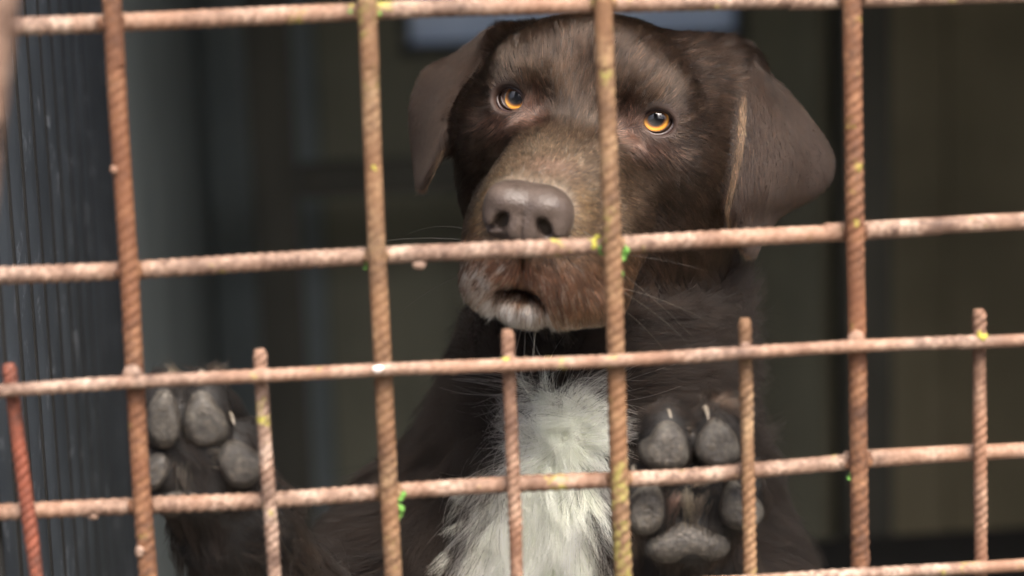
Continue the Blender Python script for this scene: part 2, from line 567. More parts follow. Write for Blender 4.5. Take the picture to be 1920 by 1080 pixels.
moss = [(665, 26, .55, .24, M_moss, 'H', 0), (660, 20, .5, .2, M_lichen_y, 'H', 0), (710, 22, .55, .26, M_moss, 'H', 0), (1114, 455, .5, .24, M_lichen_y, 'H', 1), (1128, 470, .45, .24, M_moss, 'H', 1),
        (1166, 472, .45, .22, M_moss, 'H', 1), (1163, 484, .4, .2, M_moss, 'H', 1), (1164, 513, .1, .18, M_moss, 'V', 2), (1163, 466, .4, .2, M_moss, 'H', 1),
        (752, 935, .2, .2, M_moss, 'V', 1), (750, 952, .1, .2, M_moss, 'V', 1), (748, 972, .1, .16, M_moss, 'V', 1), (755, 924, .4, .2, M_moss, 'H', 2),
        (700, 313, -.36, .15, M_lichen_y, 'V', 1), (690, 494, .5, .17, M_moss, 'H', 1), (1594, 893, .1, .17, M_moss, 'V', 3), (1842, 633, -.85, .17, M_lichen_y, 'F', 0),
        (1838, 628, -.8, .15, M_lichen_y, 'F', 0), (948, 673, -.7, .14, M_lichen_y, 'F', 0), (1286, 657 - 195, 1.0, .12, M_lichen_y, 'H', 1)]
for i in range(4):                                        # resistance welds of the sheet, one lump at each crossing
    for j in range(3):
        a0 = np.array([(210, 44), (241, 508), (264, 948)][j] if i == 0 else [(688, 22), (707, 480), (728, 922)][j] if i == 1 else [(1131, 8), (1148, 459), (1160, 899)][j] if i == 2 else [(1597, -4), (1603, 435), (1610, 865)][j], float)
        for s_ in (1, -1):
            o = blob('weld_bead', unp(a0[0] + s_ * 17, a0[1] + s_ * (-2), .42), .23, vmat[i], bars['V', i], 300 + i * 10 + j * 3 + s_, (.8, 1.1, 1.25), .6)
            o.matrix_parent_inverse = Matrix.Identity(4)
for i, (px, py, y, r, mt, k, j) in enumerate(moss):
    b = bars[k, j]
    gq = np.random.default_rng(500 + i)
    for kk in range(4):
        o = blob('moss_tuft' if mt is M_moss else 'lichen_spot', unp(px, py, y) + gq.normal(0, r * .5, 3) * np.array((1, .5, 1)), r * gq.uniform(.35, .62), mt, b, 200 + i * 7 + kk, (1.1, .8, 1), 1.0, 2)
        o.matrix_parent_inverse = Matrix.Identity(4)

# an out-of-focus gate stile close to the lens, at the edge of the view
a_, b_ = unp(-16, 0, -22), unp(-52, 330, -22)
dd_ = (b_ - a_) / (a_[2] - b_[2])
st = rebar('rusty_pole', [a_ - dd_ * 60, a_, b_, b_ + dd_ * 40, b_ + dd_ * (b_[2] - G)], .8, M_rust_pink, None, seed=5, rib=.0, step=.3)
tag(st, 'blurred pale rusty pole leaning close to the lens at the picture edge', 'pole')

# ------------------------------------------------------------------ the dog: one surface grown from a distance field
HR = rot(*np.radians([-17.29, -4.69, 9.18]))
HT = np.array([5.69, 16.56, 3.74])


def H(p):
    """head space (cm, facing -y) -> cm from the middle of the mesh"""
    return HT + HR @ np.asarray(p, float)


def toH(P):
    return (P - HT) @ HR


def axis(*segs):
    out = []
    for a, b, s in segs:
        out.append(np.arange(a, b - 1e-6, s))
    out.append([segs[-1][1]])
    return np.concatenate(out).astype(np.float32)


class Field:
    def __init__(s, xs, ys, zs):
        s.ax = (xs, ys, zs)
        s.F = np.full((len(xs), len(ys), len(zs)), 40.0, np.float32)

    def sub(s, lo, hi):
        sl = []
        for a, l, h in zip(s.ax, lo, hi):
            i0, i1 = np.searchsorted(a, l), np.searchsorted(a, h)
            if i1 <= i0: return None, None
            sl.append(slice(i0, i1))
        X, Y, Zz = np.meshgrid(*[a[q] for a, q in zip(s.ax, sl)], indexing='ij')
        return tuple(sl), np.stack([X, Y, Zz], -1)

    def put(s, d, sl, k, op='add'):
        a = s.F[sl]
        if op == 'add':
            h = np.maximum(k - np.abs(a - d), 0) / max(k, 1e-6)
            s.F[sl] = np.minimum(a, d) - h * h * k * .25
        else:                                   # carve
            h = np.maximum(k - np.abs(a + d), 0) / max(k, 1e-6)
            s.F[sl] = np.maximum(a, -d) + h * h * k * .25

    def ell(s, c, r, k=1.0, R=None, op='add'):
        c = np.asarray(c, float); r = np.asarray(r, float)
        m = r.max() + k + 1.2
        sl, P = s.sub(c - m, c + m)
        if sl is None: return
        p = P - c.astype(np.float32)
        if R is not None: p = p @ R.astype(np.float32)
        k0 = np.linalg.norm(p / r, axis=-1)
        k1 = np.linalg.norm(p / (r * r), axis=-1) + 1e-6
        s.put((k0 * (k0 - 1) / k1).astype(np.float32), sl, k, op)

    def cone(s, a, b, ra, rb, k=1.0, op='add'):
        a = np.asarray(a, float); b = np.asarray(b, float)
        m = max(ra, rb) + k + 1.2
        sl, P = s.sub(np.minimum(a, b) - m, np.maximum(a, b) + m)
        if sl is None: return
        ab = b - a
        t = np.clip(((P - a) @ ab) / (ab @ ab), 0, 1)
        d = np.linalg.norm(P - a - t[..., None] * ab, axis=-1) - (ra + (rb - ra) * t)
        s.put(d.astype(np.float32), sl, k, op)

    def sheet(s, bvh, lo, hi, th, k):
        sl, P = s.sub(lo - 1.6, hi + 1.6)
        sh = P.shape[:-1]
        d = np.array([bvh.find_nearest(Vector(p), 3.0)[3] or 3.0 for p in P.reshape(-1, 3).tolist()], np.float32).reshape(sh)
        s.put(d - th, sl, k)

    def mesh(s):
        F = s.F
        xs, ys, zs = s.ax
        S = F < 0
        nx, ny, nz = F.shape
        cnt = np.zeros((nx - 1, ny - 1, nz - 1), np.int8)
        for dx in (0, 1):
            for dy in (0, 1):
                for dz in (0, 1):
                    cnt += S[dx:nx - 1 + dx, dy:ny - 1 + dy, dz:nz - 1 + dz]
        I = np.argwhere((cnt > 0) & (cnt < 8))
        idx = np.full(cnt.shape, -1, np.int32)
        idx[I[:, 0], I[:, 1], I[:, 2]] = np.arange(len(I))
        cs = [(a, b, c) for a in (0, 1) for b in (0, 1) for c in (0, 1)]
        val = np.stack([F[I[:, 0] + a, I[:, 1] + b, I[:, 2] + c] for a, b, c in cs], 1)
        pos = np.stack([np.stack([xs[I[:, 0] + a], ys[I[:, 1] + b], zs[I[:, 2] + c]], -1) for a, b, c in cs], 1)
        acc = np.zeros((len(I), 3)); num = np.zeros(len(I))
        for i in range(8):
            for j in range(i + 1, 8):
                if sum(abs(cs[i][q] - cs[j][q]) for q in range(3)) != 1: continue
                m = (val[:, i] < 0) != (val[:, j] < 0)
                t = val[m, i] / (val[m, i] - val[m, j])
                acc[m] += pos[m, i] + (pos[m, j] - pos[m, i]) * t[:, None]
                num[m] += 1
        V = acc / num[:, None]
        quads = []
        for ax in range(3):
            a = [slice(None)] * 3; b = [slice(None)] * 3
            a[ax] = slice(0, -1); b[ax] = slice(1, None)
            A, B = S[tuple(a)], S[tuple(b)]
            E_ = np.argwhere(A != B)
            u, w = (ax + 1) % 3, (ax + 2) % 3
            E_ = E_[(E_[:, u] > 0) & (E_[:, w] > 0) & (E_[:, u] < F.shape[u] - 1) & (E_[:, w] < F.shape[w] - 1)]
            ins = A[E_[:, 0], E_[:, 1], E_[:, 2]]
            def cell(du, dw):
                e = E_.copy(); e[:, u] -= du; e[:, w] -= dw
                return idx[e[:, 0], e[:, 1], e[:, 2]]
            qd = np.stack([cell(1, 1), cell(0, 1), cell(0, 0), cell(1, 0)], 1)
            qd[~ins] = qd[~ins][:, ::-1]
            quads.append(qd)
        return V, np.vstack(quads)


def smooth(V, Q, it=2, lam=.5):
    e = np.vstack([Q[:, [0, 1]], Q[:, [1, 2]], Q[:, [2, 3]], Q[:, [3, 0]]])
    for _ in range(it):
        for l in (lam, -lam * 1.04):
            s = np.zeros_like(V); c = np.zeros(len(V))
            for q in range(3):
                s[:, q] = np.bincount(e[:, 0], V[e[:, 1], q], len(V)) + np.bincount(e[:, 1], V[e[:, 0], q], len(V))
            c = np.bincount(e[:, 0], minlength=len(V)) + np.bincount(e[:, 1], minlength=len(V))
            V = V + l * (s / c[:, None] - V)
    return V


def vnormals(V, Q):
    n = np.cross(V[Q[:, 2]] - V[Q[:, 0]], V[Q[:, 3]] - V[Q[:, 1]])
    out = np.zeros_like(V)
    for q in range(3):
        for j in range(4):
            out[:, q] += np.bincount(Q[:, j], n[:, q], len(V))
    return out / (np.linalg.norm(out, axis=1)[:, None] + 1e-9)


# --- ears as curved leaves (photo outline, real depth)
EAR_R = [((1366, 92, 20.4), (1396, 90, 22.6)), ((1384, 128, 18.8), (1424, 128, 23.0)), ((1392, 190, 17.6), (1486, 192, 23.2)), ((1388, 270, 17.0), (1552, 286, 23.2)),
         ((1372, 345, 16.8), (1538, 346, 22.0)), ((1365, 400, 17.0), (1468, 392, 20.6)), ((1380, 446, 17.4), (1435, 430, 19.6)), ((1403, 476, 18.2), (1412, 474, 18.6))]
EAR_L = [((935, 62, 23.2), (908, 78, 26.2)), ((908, 112, 21.6), (850, 110, 26.2)), ((884, 165, 20.8), (802, 134, 26.4)), ((858, 225, 20.3), (778, 182, 26.0)),
         ((838, 270, 20.2), (775, 232, 25.2)), ((815, 310, 20.4), (781, 292, 24.0)), ((798, 340, 21.0), (786, 330, 22.6)), ((792, 350, 21.6), (788, 348, 22.0))]


def ear_patch(rows, bulge):
    nu, nv = 13, 29
    R_ = np.array([[unp(*a), unp(*b)] for a, b in rows])
    t = np.linspace(0, len(rows) - 1, nv)
    A = resample(R_[:, 0], .2); B = resample(R_[:, 1], .2)
    def at(Pn, nrows):
        x = np.linspace(0, 1, len(Pn)); return np.stack([np.interp(np.linspace(0, 1, nrows), x, Pn[:, q]) for q in range(3)], 1)
    # keep rows matched: interpolate per row with a spline in row index
    def rowspline(P):
        out = []
        Pp = np.vstack([2 * P[0] - P[1], P, 2 * P[-1] - P[-2]])
        for tt in t:
            i = min(int(tt), len(P) - 2); u = tt - i
            a, b, c, d = Pp[i], Pp[i + 1], Pp[i + 2], Pp[i + 3]
            out.append(.5 * (2 * b + (c - a) * u + (2 * a - 5 * b + 4 * c - d) * u * u + (3 * b - 3 * c + d - a) * u ** 3))
        return np.array(out)
    A, B = rowspline(R_[:, 0]), rowspline(R_[:, 1])
    u = np.linspace(0, 1, nu)
    G_ = A[:, None] + (B - A)[:, None] * u[None, :, None]
    vv = np.linspace(0, 1, nv)[:, None]
    G_[..., 1] -= bulge * np.sin(np.pi * np.clip(u[None] ** .8, 0, 1)) * np.sin(np.pi * np.clip(vv * .95 + .05, 0, 1)) ** .6
    # soft folds running down the leather
    G_[..., 1] += .22 * np.sin(u[None] * 9 + vv * 4) * np.sin(np.pi * vv)
    V = G_.reshape(-1, 3)
    fs = [(r * nu + c, r * nu + c + 1, (r + 1) * nu + c + 1, (r + 1) * nu + c) for r in range(nv - 1) for c in range(nu - 1)]
    return V, fs, A, B


earR = ear_patch(EAR_R, 1.0)
earL = ear_patch(EAR_L, .9)
ear_bvh = [bvhtree.BVHTree.FromPolygons([tuple(p) for p in e[0]], e[1]) for e in (earR, earL)]

fld = Field(axis((-30, -18, .5), (-18, -6, .25), (-6, 20, .16), (20, 32, .4)),
            axis((-.5, 4.5, .22), (4.5, 28, .16), (28, 34, .3), (34, 72, .7)),
            axis((-112, -48, .8), (-48, -22, .4), (-22, -7, .22), (-7, 11, .16), (11, 15, .5)))
F_ = fld


def hell(c, r, k=1.0, rx=0, ry=0, rz=0, op='add', mirror=True):
    """ellipsoid in head space, mirrored left and right"""
    for s in ((1, -1) if (mirror and abs(c[0]) > 1e-6) else (1,)):
        Rm = HR @ rot(math.radians(rz) * s, math.radians(rx), math.radians(ry) * s)
        F_.ell(H((c[0] * s, c[1], c[2])), r, k, Rm, op)


def hcone(a, b, ra, rb, k=1.0, op='add', mirror=True):
    for s in ((1, -1) if (mirror and abs(a[0]) + abs(b[0]) > 1e-6) else (1,)):
        F_.cone(H((a[0] * s, a[1], a[2])), H((b[0] * s, b[1], b[2])), ra, rb, k, op)


# body: standing on the hind legs, fore paws on the mesh
chest = unp(1085, 980, 25.5)
F_.ell(chest, (7.6, 7.2, 12.5), 2)
F_.ell(unp(1080, 1080, 24.5), (7.0, 6.2, 9.5), 2)
F_.cone(H((.6, 7.5, -2.5)), unp(1130, 800, 25), 5.5, 7.4, 3)
F_.cone(H((.6, 5.0, -6.0)), unp(1110, 820, 23), 4.2, 6.0, 2)
F_.ell(unp(815, 1130, 25), (5.4, 6, 8.0), 2.5)          # shoulders
F_.ell(unp(1315, 1080, 26.5), (4.2, 5, 8.0), 2.5)
F_.cone(chest, (5.0, 33, -45), 8.2, 9.0, 4)
F_.cone((5.0, 33, -45), (5.0, 39, -68), 9.0, 8.6, 4)
for sx in (-1, 1):
    F_.cone((5 + sx * 5.5, 39, -66), (5 + sx * 7.5, 32, -84), 6.2, 3.6, 3)      # thigh, knee forward
    F_.cone((5 + sx * 7.5, 32, -84), (5 + sx * 8, 45, -97), 3.4, 2.0, 1.5)      # shank back to hock
    F_.cone((5 + sx * 8, 45, -97), (5 + sx * 8, 41, -106), 1.9, 1.9, 1.2)
    F_.ell((5 + sx * 8, 38, -105.2), (2.8, 5.0, 2.2), 1.2)
F_.cone((5, 46, -72), (4, 60, -84), 2.6, 1.6, 3)
F_.cone((4, 60, -84), (2, 66, -97), 1.6, .9, 1.5)
# fore legs
pawL, pawR = unp(372, 840, 3.6), unp(1296, 905, 4.2)
for paw, wr, el, sh in ((pawL, unp(440, 985, 5.4), unp(585, 1270, 15.5), unp(790, 1080, 24)), (pawR, unp(1300, 1080, 6.6), unp(1290, 1400, 14.5), unp(1350, 1120, 24))):
    F_.cone(paw, wr, 1.9, 2.25, 1.2)
    F_.cone(wr, el, 2.35, 3.3, 1.5)
    F_.cone(el, sh, 3.4, 4.8, 2.0)

# head
hell((0, 5.4, -.3), (6.1, 6.9, 4.75), 1)
hell((0, 2.0, 1.2), (4.7, 3.4, 2.9), 2)
hell((2.75, .75, 1.55), (1.9, 1.5, 1.15), 1.3, ry=14)
hell((4.3, 2.5, -1.5), (2.3, 3.2, 2.2), 1.6)
hell((4.4, 5.4, -3.6), (2.4, 4.0, 3.6), 2)
hell((0, 5.0, -5.0), (4.4, 5.0, 4.0), 2)
hcone((1.35, -.2, -2.5), (.8, -8.6, -4.3), 2.15, 1.62, 1.4)
hcone((1.9, -1.6, -5.0), (1.2, -7.8, -5.9), 2.45, 1.8, 1.2)
for s_ in (1, -1):
    hell((s_ * 2.25 + .3, -4.2, -6.4), (1.55, 3.6, 2.45), 1.1, rx=-6, mirror=False)
hell((1.45, -7.8, -6.9), (1.65, 1.75, 2.15), .9, ry=-12, mirror=False)
hell((-1.2, -7.9, -6.9), (1.5, 1.75, 2.15), .9, ry=12, mirror=False)
hell((2.75, -5.9, -7.9), (1.45, 2.6, 1.3), .9, mirror=False)
hell((-1.85, -6.8, -7.85), (1.2, 2.1, 1.2), .8, mirror=False)
hell((1.55, -7.0, -8.0), (1.15, 1.7, 1.2), .7, mirror=False)
hell((-1.5, -7.4, -7.7), (.95, 1.5, 1.2), .6, mirror=False)
hcone((0, -5.5, -7.3), (0, 3, -7.0), 1.5, 3.2, 1.0)
# between brows, inner eye corners, cheek hollow
hell((0, -1.5, 2.3), (.7, .9, 1.7), 2.2, op='cut')
hell((2.15, -1.75, .05), (.75, .9, .75), 1.0, op='cut')
hell((4.5, -2.6, -2.4), (1.1, 1.5, .9), 1.6, op='cut')
# mouth: cleft under the nose, then the chin set in it
hell((-.1, -9.5, -8.8), (1.35, 1.9, 1.3), .3, op='cut', ry=-8)
hcone((0, -9.55, -5.2), (0, -9.3, -7.4), .16, .2, .35, op='cut')
hell((-.1, -7.15, -8.65), (1.4, 1.75, .88), .06)

# eyes
EYE = {}
for s in (1, -1):
    c = np.array((3.52 if s > 0 else -3.28, .42, 0.0))
    g = np.array((s * .22, -1, .10)); g /= np.linalg.norm(g)
    up = np.array((0, 0, 1.0)); rt = np.cross(g, up); rt /= np.linalg.norm(rt); up = np.cross(rt, g)
    EYE[s] = (c, g, rt, up)
    F_.ell(H(c), (1.36, 1.36, 1.36), .75)
    # almond opening cut through the lids
    Re = HR @ np.stack([rt, g, up], 1)
    tilt = rot(0, 0, math.radians(-10 * s))
    F_.ell(H(c + g * 1.6 - up * .06), (.79, 1.9, .62), .12, Re @ tilt, 'cut')
for b, e in zip(ear_bvh, (earR, earL)):
    F_.sheet(b, e[0].min(0), e[0].max(0), .18, 1.0)

hell((5.15, 5.2, .2), (1.35, 2.8, 2.6), 1.6, mirror=False)
hell((4.6, 5.8, 2.2), (2.0, 3.4, 1.9), 1.6, mirror=False)
hell((-4.5, 6.2, 2.0), (1.5, 3.0, 1.4), 1.4, mirror=False)
F_.ell(unp(1392, 140, 21.6), (.6, 1.4, .9), 1.2)
F_.ell(unp(932, 108, 24.8), (.9, 1.8, .8), 1.0)
F_.ell(unp(906, 152, 24.8), (.9, 1.8, 1.5), 1.0)
# paws: toes around each pad.  (px, py, half-width cm, half-height cm, turn)
PADS = [('L', [(306, 783, .80, 1.28, 6), (384, 788, .95, 1.30, -4), (447, 866, .92, 1.15, -34), (292, 880, .6, .9, 30)], (362, 930, 1.5, .95, -8)),
        ('R', [(1247, 836, 1.0, 1.04, 5), (1343, 830, .97, 1.10, -5), (1206, 952, .9, 1.15, 16), (1386, 948, .9, 1.2, -16)], (1290, 1016, 1.65, .85, 0))]
for nm, toes, meta in PADS:
    for (px, py, a, b, tr_) in toes:
        Rt = rot(0, 0, math.radians(-tr_))
        F_.ell(unp(px, py - 8, 2.9), (a * 1.18, 1.35, b * 1.18), .35, Rt)
        F_.ell(unp(px + (2 if tr_ < 0 else -2), py - 42, 3.5), (a * .9, 1.2, b * .9), .5, Rt)
    F_.ell(unp(meta[0], meta[1] - 10, 3.6), (meta[2] * 1.15, 1.7, meta[3] * 1.5), .8)

DV, DQ = F_.mesh()
DV = smooth(DV, DQ, 2)
del fld.F
# keep only the one connected body
print('dog verts', len(DV))
M_skin = N('dog_skin').p(Base_Color=(.022, .014, .010), Roughness=.7).mat
dog = empty('dog', M2((5, 38, G + 3)))
tag(dog, 'brown dog with amber eyes and white chest leaning its paws on the rusty mesh', 'dog')
body = mesh_np('body', DV * .01 + np.array([0, 0, Z0]), DQ, M_skin, dog)

# --- eyes
q = N('iris')
co = q.coord('Generated')
M_iris = q
q.mat.name = 'iris'
at_ = q.n('ShaderNodeAttribute', attribute_name='rad')
nz = q.n('ShaderNodeAttribute', attribute_name='ang')
nn = q.n('ShaderNodeTexNoise', {'Vector': nz.outputs['Vector'], 'Scale': 9.0, 'Detail': 3.0})
rr_ = q.math('ADD', at_.outputs['Fac'], q.math('MULTIPLY', q.math('SUBTRACT', nn.outputs[0], .5), .16))
ir = q.ramp(rr_, [(.0, (.002, .002, .003)), (.50, (.003, .002, .002)), (.56, (.05, .018, .004)), (.68, (.32, .115, .010)), (.80, (.66, .33, .034)), (.90, (.38, .14, .013)), (.99, (.03, .012, .004))])
q.p(Base_Color=ir, Roughness=.45, Specular_IOR_Level=.3)
M_sclera = N('sclera').p(Base_Color=(.028, .016, .011), Roughness=.15, Specular_IOR_Level=.5).mat
q = N('cornea')
fr = q.n('ShaderNodeFresnel', {'IOR': 1.42})
gl = q.n('ShaderNodeBsdfGlossy', {'Color': (1, 1, 1, 1), 'Roughness': .015})
tp = q.n('ShaderNodeBsdfTransparent')
mx = q.n('ShaderNodeMixShader', {0: fr, 1: tp, 2: gl})
q.t.links.new(mx.outputs[0], q.out.inputs['Surface'])
M_cornea = q.mat
M_lid = N('eyelid_rim').p(Base_Color=(.030, .014, .011), Roughness=.32, Specular_IOR_Level=.5).mat


def disc_of_rev(prof, nseg, frame, c):
    """surface of revolution about the gaze; prof = (radius, forward)"""
    g, rt, up = frame
    v, f = [], []
    th = np.arange(nseg) * 2 * np.pi / nseg
    for r, h in prof:
        for t in th:
            v.append(c + g * h + rt * r * math.cos(t) + up * r * math.sin(t))
    for i in range(len(prof) - 1):
        for j in range(nseg):
            a, b = i * nseg + j, i * nseg + (j + 1) % nseg
            f.append((a, b, b + nseg, a + nseg))
    return np.array(v), f


gaze_h = {1: np.array((.07, -1, .30)), -1: np.array((-.02, -1, .30))}
for s in (1, -1):
    c, _, _, _ = EYE[s]
    g = gaze_h[s] / np.linalg.norm(gaze_h[s])
    up = np.array((0, 0, 1.0)); rt = np.cross(g, up); rt /= np.linalg.norm(rt); up = np.cross(rt, g)
    fr_ = (g, rt, up)
    RE, RI = 1.12, .70
    a0 = math.asin(RI / RE)
    prof = [(RE * math.sin(a), RE * math.cos(a)) for a in np.linspace(math.pi - .01, a0, 24)]
    v, f = disc_of_rev(prof, 40, fr_, c)
    eye = mesh_np('eye', np.array([M2(H(p)) for p in v]), f, M_sclera, dog)
    h0 = RE * math.cos(a0)
    prof = [(RI * 1.0 * t, h0 - .20 * (1 - t ** 2)) for t in np.linspace(1, .02, 14)]
    v, f = disc_of_rev(prof, 40, fr_, c)
    iris = mesh_np('iris', np.array([M2(H(p)) for p in v]), f, M_iris.mat, eye)
    iris.matrix_parent_inverse = Matrix.Identity(4)
    a = iris.data.attributes.new('rad', 'FLOAT', 'POINT')
    a.data.foreach_set('value', np.repeat(np.linspace(1, .02, 14), 40).astype(np.float32))
    a = iris.data.attributes.new('ang', 'FLOAT_VECTOR', 'POINT')
    th = np.tile(np.arange(40) * 2 * np.pi / 40, 14)
    a.data.foreach_set('vector', np.stack([np.cos(th) * 2, np.sin(th) * 2, np.zeros_like(th)], 1).astype(np.float32).ravel())
    Rc_ = .86
    hc = h0 - math.sqrt(Rc_ ** 2 - (RI * 1.03) ** 2) - .01
    prof = [(Rc_ * math.sin(x_), hc + Rc_ * math.cos(x_)) for x_ in np.linspace(math.asin(RI * 1.03 / Rc_), .01, 14)]
    v, f = disc_of_rev(prof, 40, fr_, c)
    cor = mesh_np('cornea', np.array([M2(H(p)) for p in v]), f, M_cornea, eye)
    cor.matrix_parent_inverse = Matrix.Identity(4)
    # wet dark rim of the lids, an almond loop hugging the eyeball
    c, g, rt, up = EYE[s]
    tilt = math.radians(10 * s)
    pts = []
    for t in np.linspace(0, 2 * np.pi, 60, endpoint=False):
        a_, b_ = .785 * math.cos(t), (.575 if math.sin(t) > 0 else .64) * math.sin(t)
        # points at the corners: pull to an almond
        b_ *= (1 - .16 * abs(math.cos(t)) ** 3)
        x_, z_ = a_ * math.cos(tilt) + b_ * math.sin(tilt), -a_ * math.sin(tilt) + b_ * math.cos(tilt)
        d = math.sqrt(max(1.20 ** 2 - x_ * x_ - z_ * z_, .01))
        pts.append(c + rt * x_ + up * (z_ - .04) + g * d)
    pts = np.array(pts)
    k = 8
    vs, fs = [], []
    n = len(pts)
    for i in range(n):
        T = pts[(i + 1) % n] - pts[i - 1]; T /= np.linalg.norm(T)
        o_ = (pts[i] - c); o_ /= np.linalg.norm(o_)
        b_ = np.cross(T, o_)
        for j in range(k):
            t = j * 2 * np.pi / k
            vs.append(pts[i] + .09 * math.cos(t) * o_ + .12 * math.sin(t) * b_)
    for i in range(n):
        for j in range(k):
            fs.append((i * k + j, i * k + (j + 1) % k, ((i + 1) % n) * k + (j + 1) % k, ((i + 1) % n) * k + j))
    lid = mesh_np('eyelid', np.array([M2(H(p)) for p in vs]), fs, M_lid, dog)

# --- nose leather, from its own fine field (head space)
nf = Field(axis((-2.6, 2.6, .055)), axis((-12.0, -8.0, .055)), axis((-6.6, -2.2, .055)))
nf.ell((0, -9.6, -4.05), (1.88, 1.4, 1.2), .3)
for s in (1, -1):
    nf.ell((s * .85, -10.0, -3.75), (1.08, 1.15, .86), .45)
    nf.ell((s * 1.36, -9.75, -4.5), (.66, 1.05, .9), .4)
    nf.ell((s * .35, -10.25, -4.8), (.5, .78, .8), .4)
nf.ell((0, -9.5, -5.2), (1.35, .9, .5), .4)
nf.ell((0, -9.9, -5.45), (.5, .7, .5), .3)
for s in (1, -1):
    nf.ell((s * .98, -10.95, -4.64), (.31, 1.15, .46), .2, rot(0, 0, math.radians(-32 * s)), 'cut')
    nf.cone((s * 1.0, -10.8, -4.98), (s * 1.78, -10.05, -5.0), .21, .13, .18, 'cut')
nf.cone((0, -11.06, -4.2), (0, -10.75, -6.0), .045, .06, .12, 'cut')
NV, NQ = nf.mesh()
NV = smooth(NV, NQ, 3)
q = N('nose_leather')
co = q.coord()
vo = q.n('ShaderNodeTexVoronoi', {'Vector': co, 'Scale': 950.0})
n1 = q.noise(co, 90, 4, .6)
q.p(Base_Color=q.ramp(n1, [(.3, srgb(70, 60, 54)), (.7, srgb(92, 80, 73))]), Roughness=q.ramp(n1, [(.35, (.26, .26, .26)), (.65, (.44, .44, .44))]), Specular_IOR_Level=.45)
q.bump(vo.outputs['Distance'], .5, .0006)
nose = mesh_np('nose', np.array([M2(H(p)) for p in NV]), NQ, q.mat, dog)

# --- pads and claws
q = N('paw_pad')
co = q.coord()
vo = q.n('ShaderNodeTexVoronoi', {'Vector': co, 'Scale': 900.0})
n1 = q.noise(co, 120, 4, .6)
n2 = q.noise(co, 420, 5, .7)
vc = q.n('ShaderNodeTexVoronoi', {'Vector': co, 'Scale': 330.0}, feature='DISTANCE_TO_EDGE')
crk = q.ramp(vc.outputs['Distance'], [(.0, (0, 0, 0)), (.10, (1, 1, 1))])
pc = q.ramp(n1, [(.3, srgb(40, 37, 34)), (.55, srgb(64, 61, 57)), (.75, srgb(90, 87, 80))])
pc2 = q.mix(q.ramp(n2, [(.45, (0, 0, 0)), (.75, (.7, .7, .7))]), pc, srgb(104, 96, 84))
q.p(Base_Color=q.mix(q.math('MULTIPLY', q.math('SUBTRACT', 1.0, crk.outputs[0]), .5), pc2, srgb(44, 38, 34)), Roughness=q.ramp(n1, [(.3, (.42, .42, .42)), (.7, (.68, .68, .68))]), Specular_IOR_Level=.45)
q.bump(q.math('ADD', q.math('MULTIPLY', crk.outputs[0], .6), q.math('ADD', n2.outputs[0], q.math('MULTIPLY', vo.outputs['Distance'], .5))), .55, .0008)
M_pad = q.mat
M_claw = N('claw').p(Base_Color=(.20, .175, .14), Roughness=.35, Specular_IOR_Level=.5).mat


def vn_(P, f, seed):
    g_ = np.random.default_rng(seed)
    s_ = np.zeros(len(P))
    for _ in range(6):
        k__ = g_.normal(size=3)
        s_ += np.sin(P @ (k__ * f / np.linalg.norm(k__) * g_.uniform(.6, 1.6)) + g_.uniform(0, 6.28))
    return s_ / 3


def pad(px, py, a, b, turn, y=2.15, lobes=1):
    bm = bmesh.new()
    bmesh.ops.create_uvsphere(bm, u_segments=28, v_segments=20, radius=1)
    ct, st_ = math.cos(math.radians(turn)), math.sin(math.radians(turn))
    o0 = unp(px, py, y)
    gp = np.random.default_rng(int(px))
    ks, ph_ = gp.normal(size=(6, 3)) * 2.6, gp.uniform(0, 6.28, 6)
    for v in bm.verts:
        x_, y_, z_ = v.co
        w = 1 - .20 * z_ if lobes == 1 else 1 + .10 * math.cos(3 * math.atan2(z_, x_) + 1.57)
        lump = 1 + .07 * float(np.sum(np.sin(ks @ np.array(v.co) + ph_))) / 2
        x_, z_ = x_ * a * w * lump, z_ * b * lump
        y_ = max((abs(y_) ** .8) * (1 if y_ > 0 else -1) * .95, -.80)
        v.co = M2(o0 + np.array((x_ * ct + z_ * st_, y_, -x_ * st_ + z_ * ct)))
    me = bpy.data.meshes.new('paw_pad')
    bm.to_mesh(me); bm.free()
    return link('paw_pad', me, M_pad, dog)


def claw(px, py, y, dx, ln=1.1):
    p0 = unp(px, py, y)
    pts = [p0 + np.array((dx * t * ln, -.95 * ln * t, .55 * ln * t - .75 * ln * t * t)) for t in np.linspace(-.5, 1, 9)]
    vs, fs, k = [], [], 10
    for i, p in enumerate(pts):
        t = i / 8
        r = .27 * (1 - t) ** .7 + .02
        for j in range(k):
            a = j * 2 * np.pi / k
            vs.append(M2(p + np.array((r * .8 * math.cos(a), .25 * r * math.sin(a), r * math.sin(a)))))
    for i in range(8):
        for j in range(k):
            fs.append((i * k + j, i * k + (j + 1) % k, (i + 1) * k + (j + 1) % k, (i + 1) * k + j))
    mesh_np('claw', np.array(vs), fs, M_claw, dog)


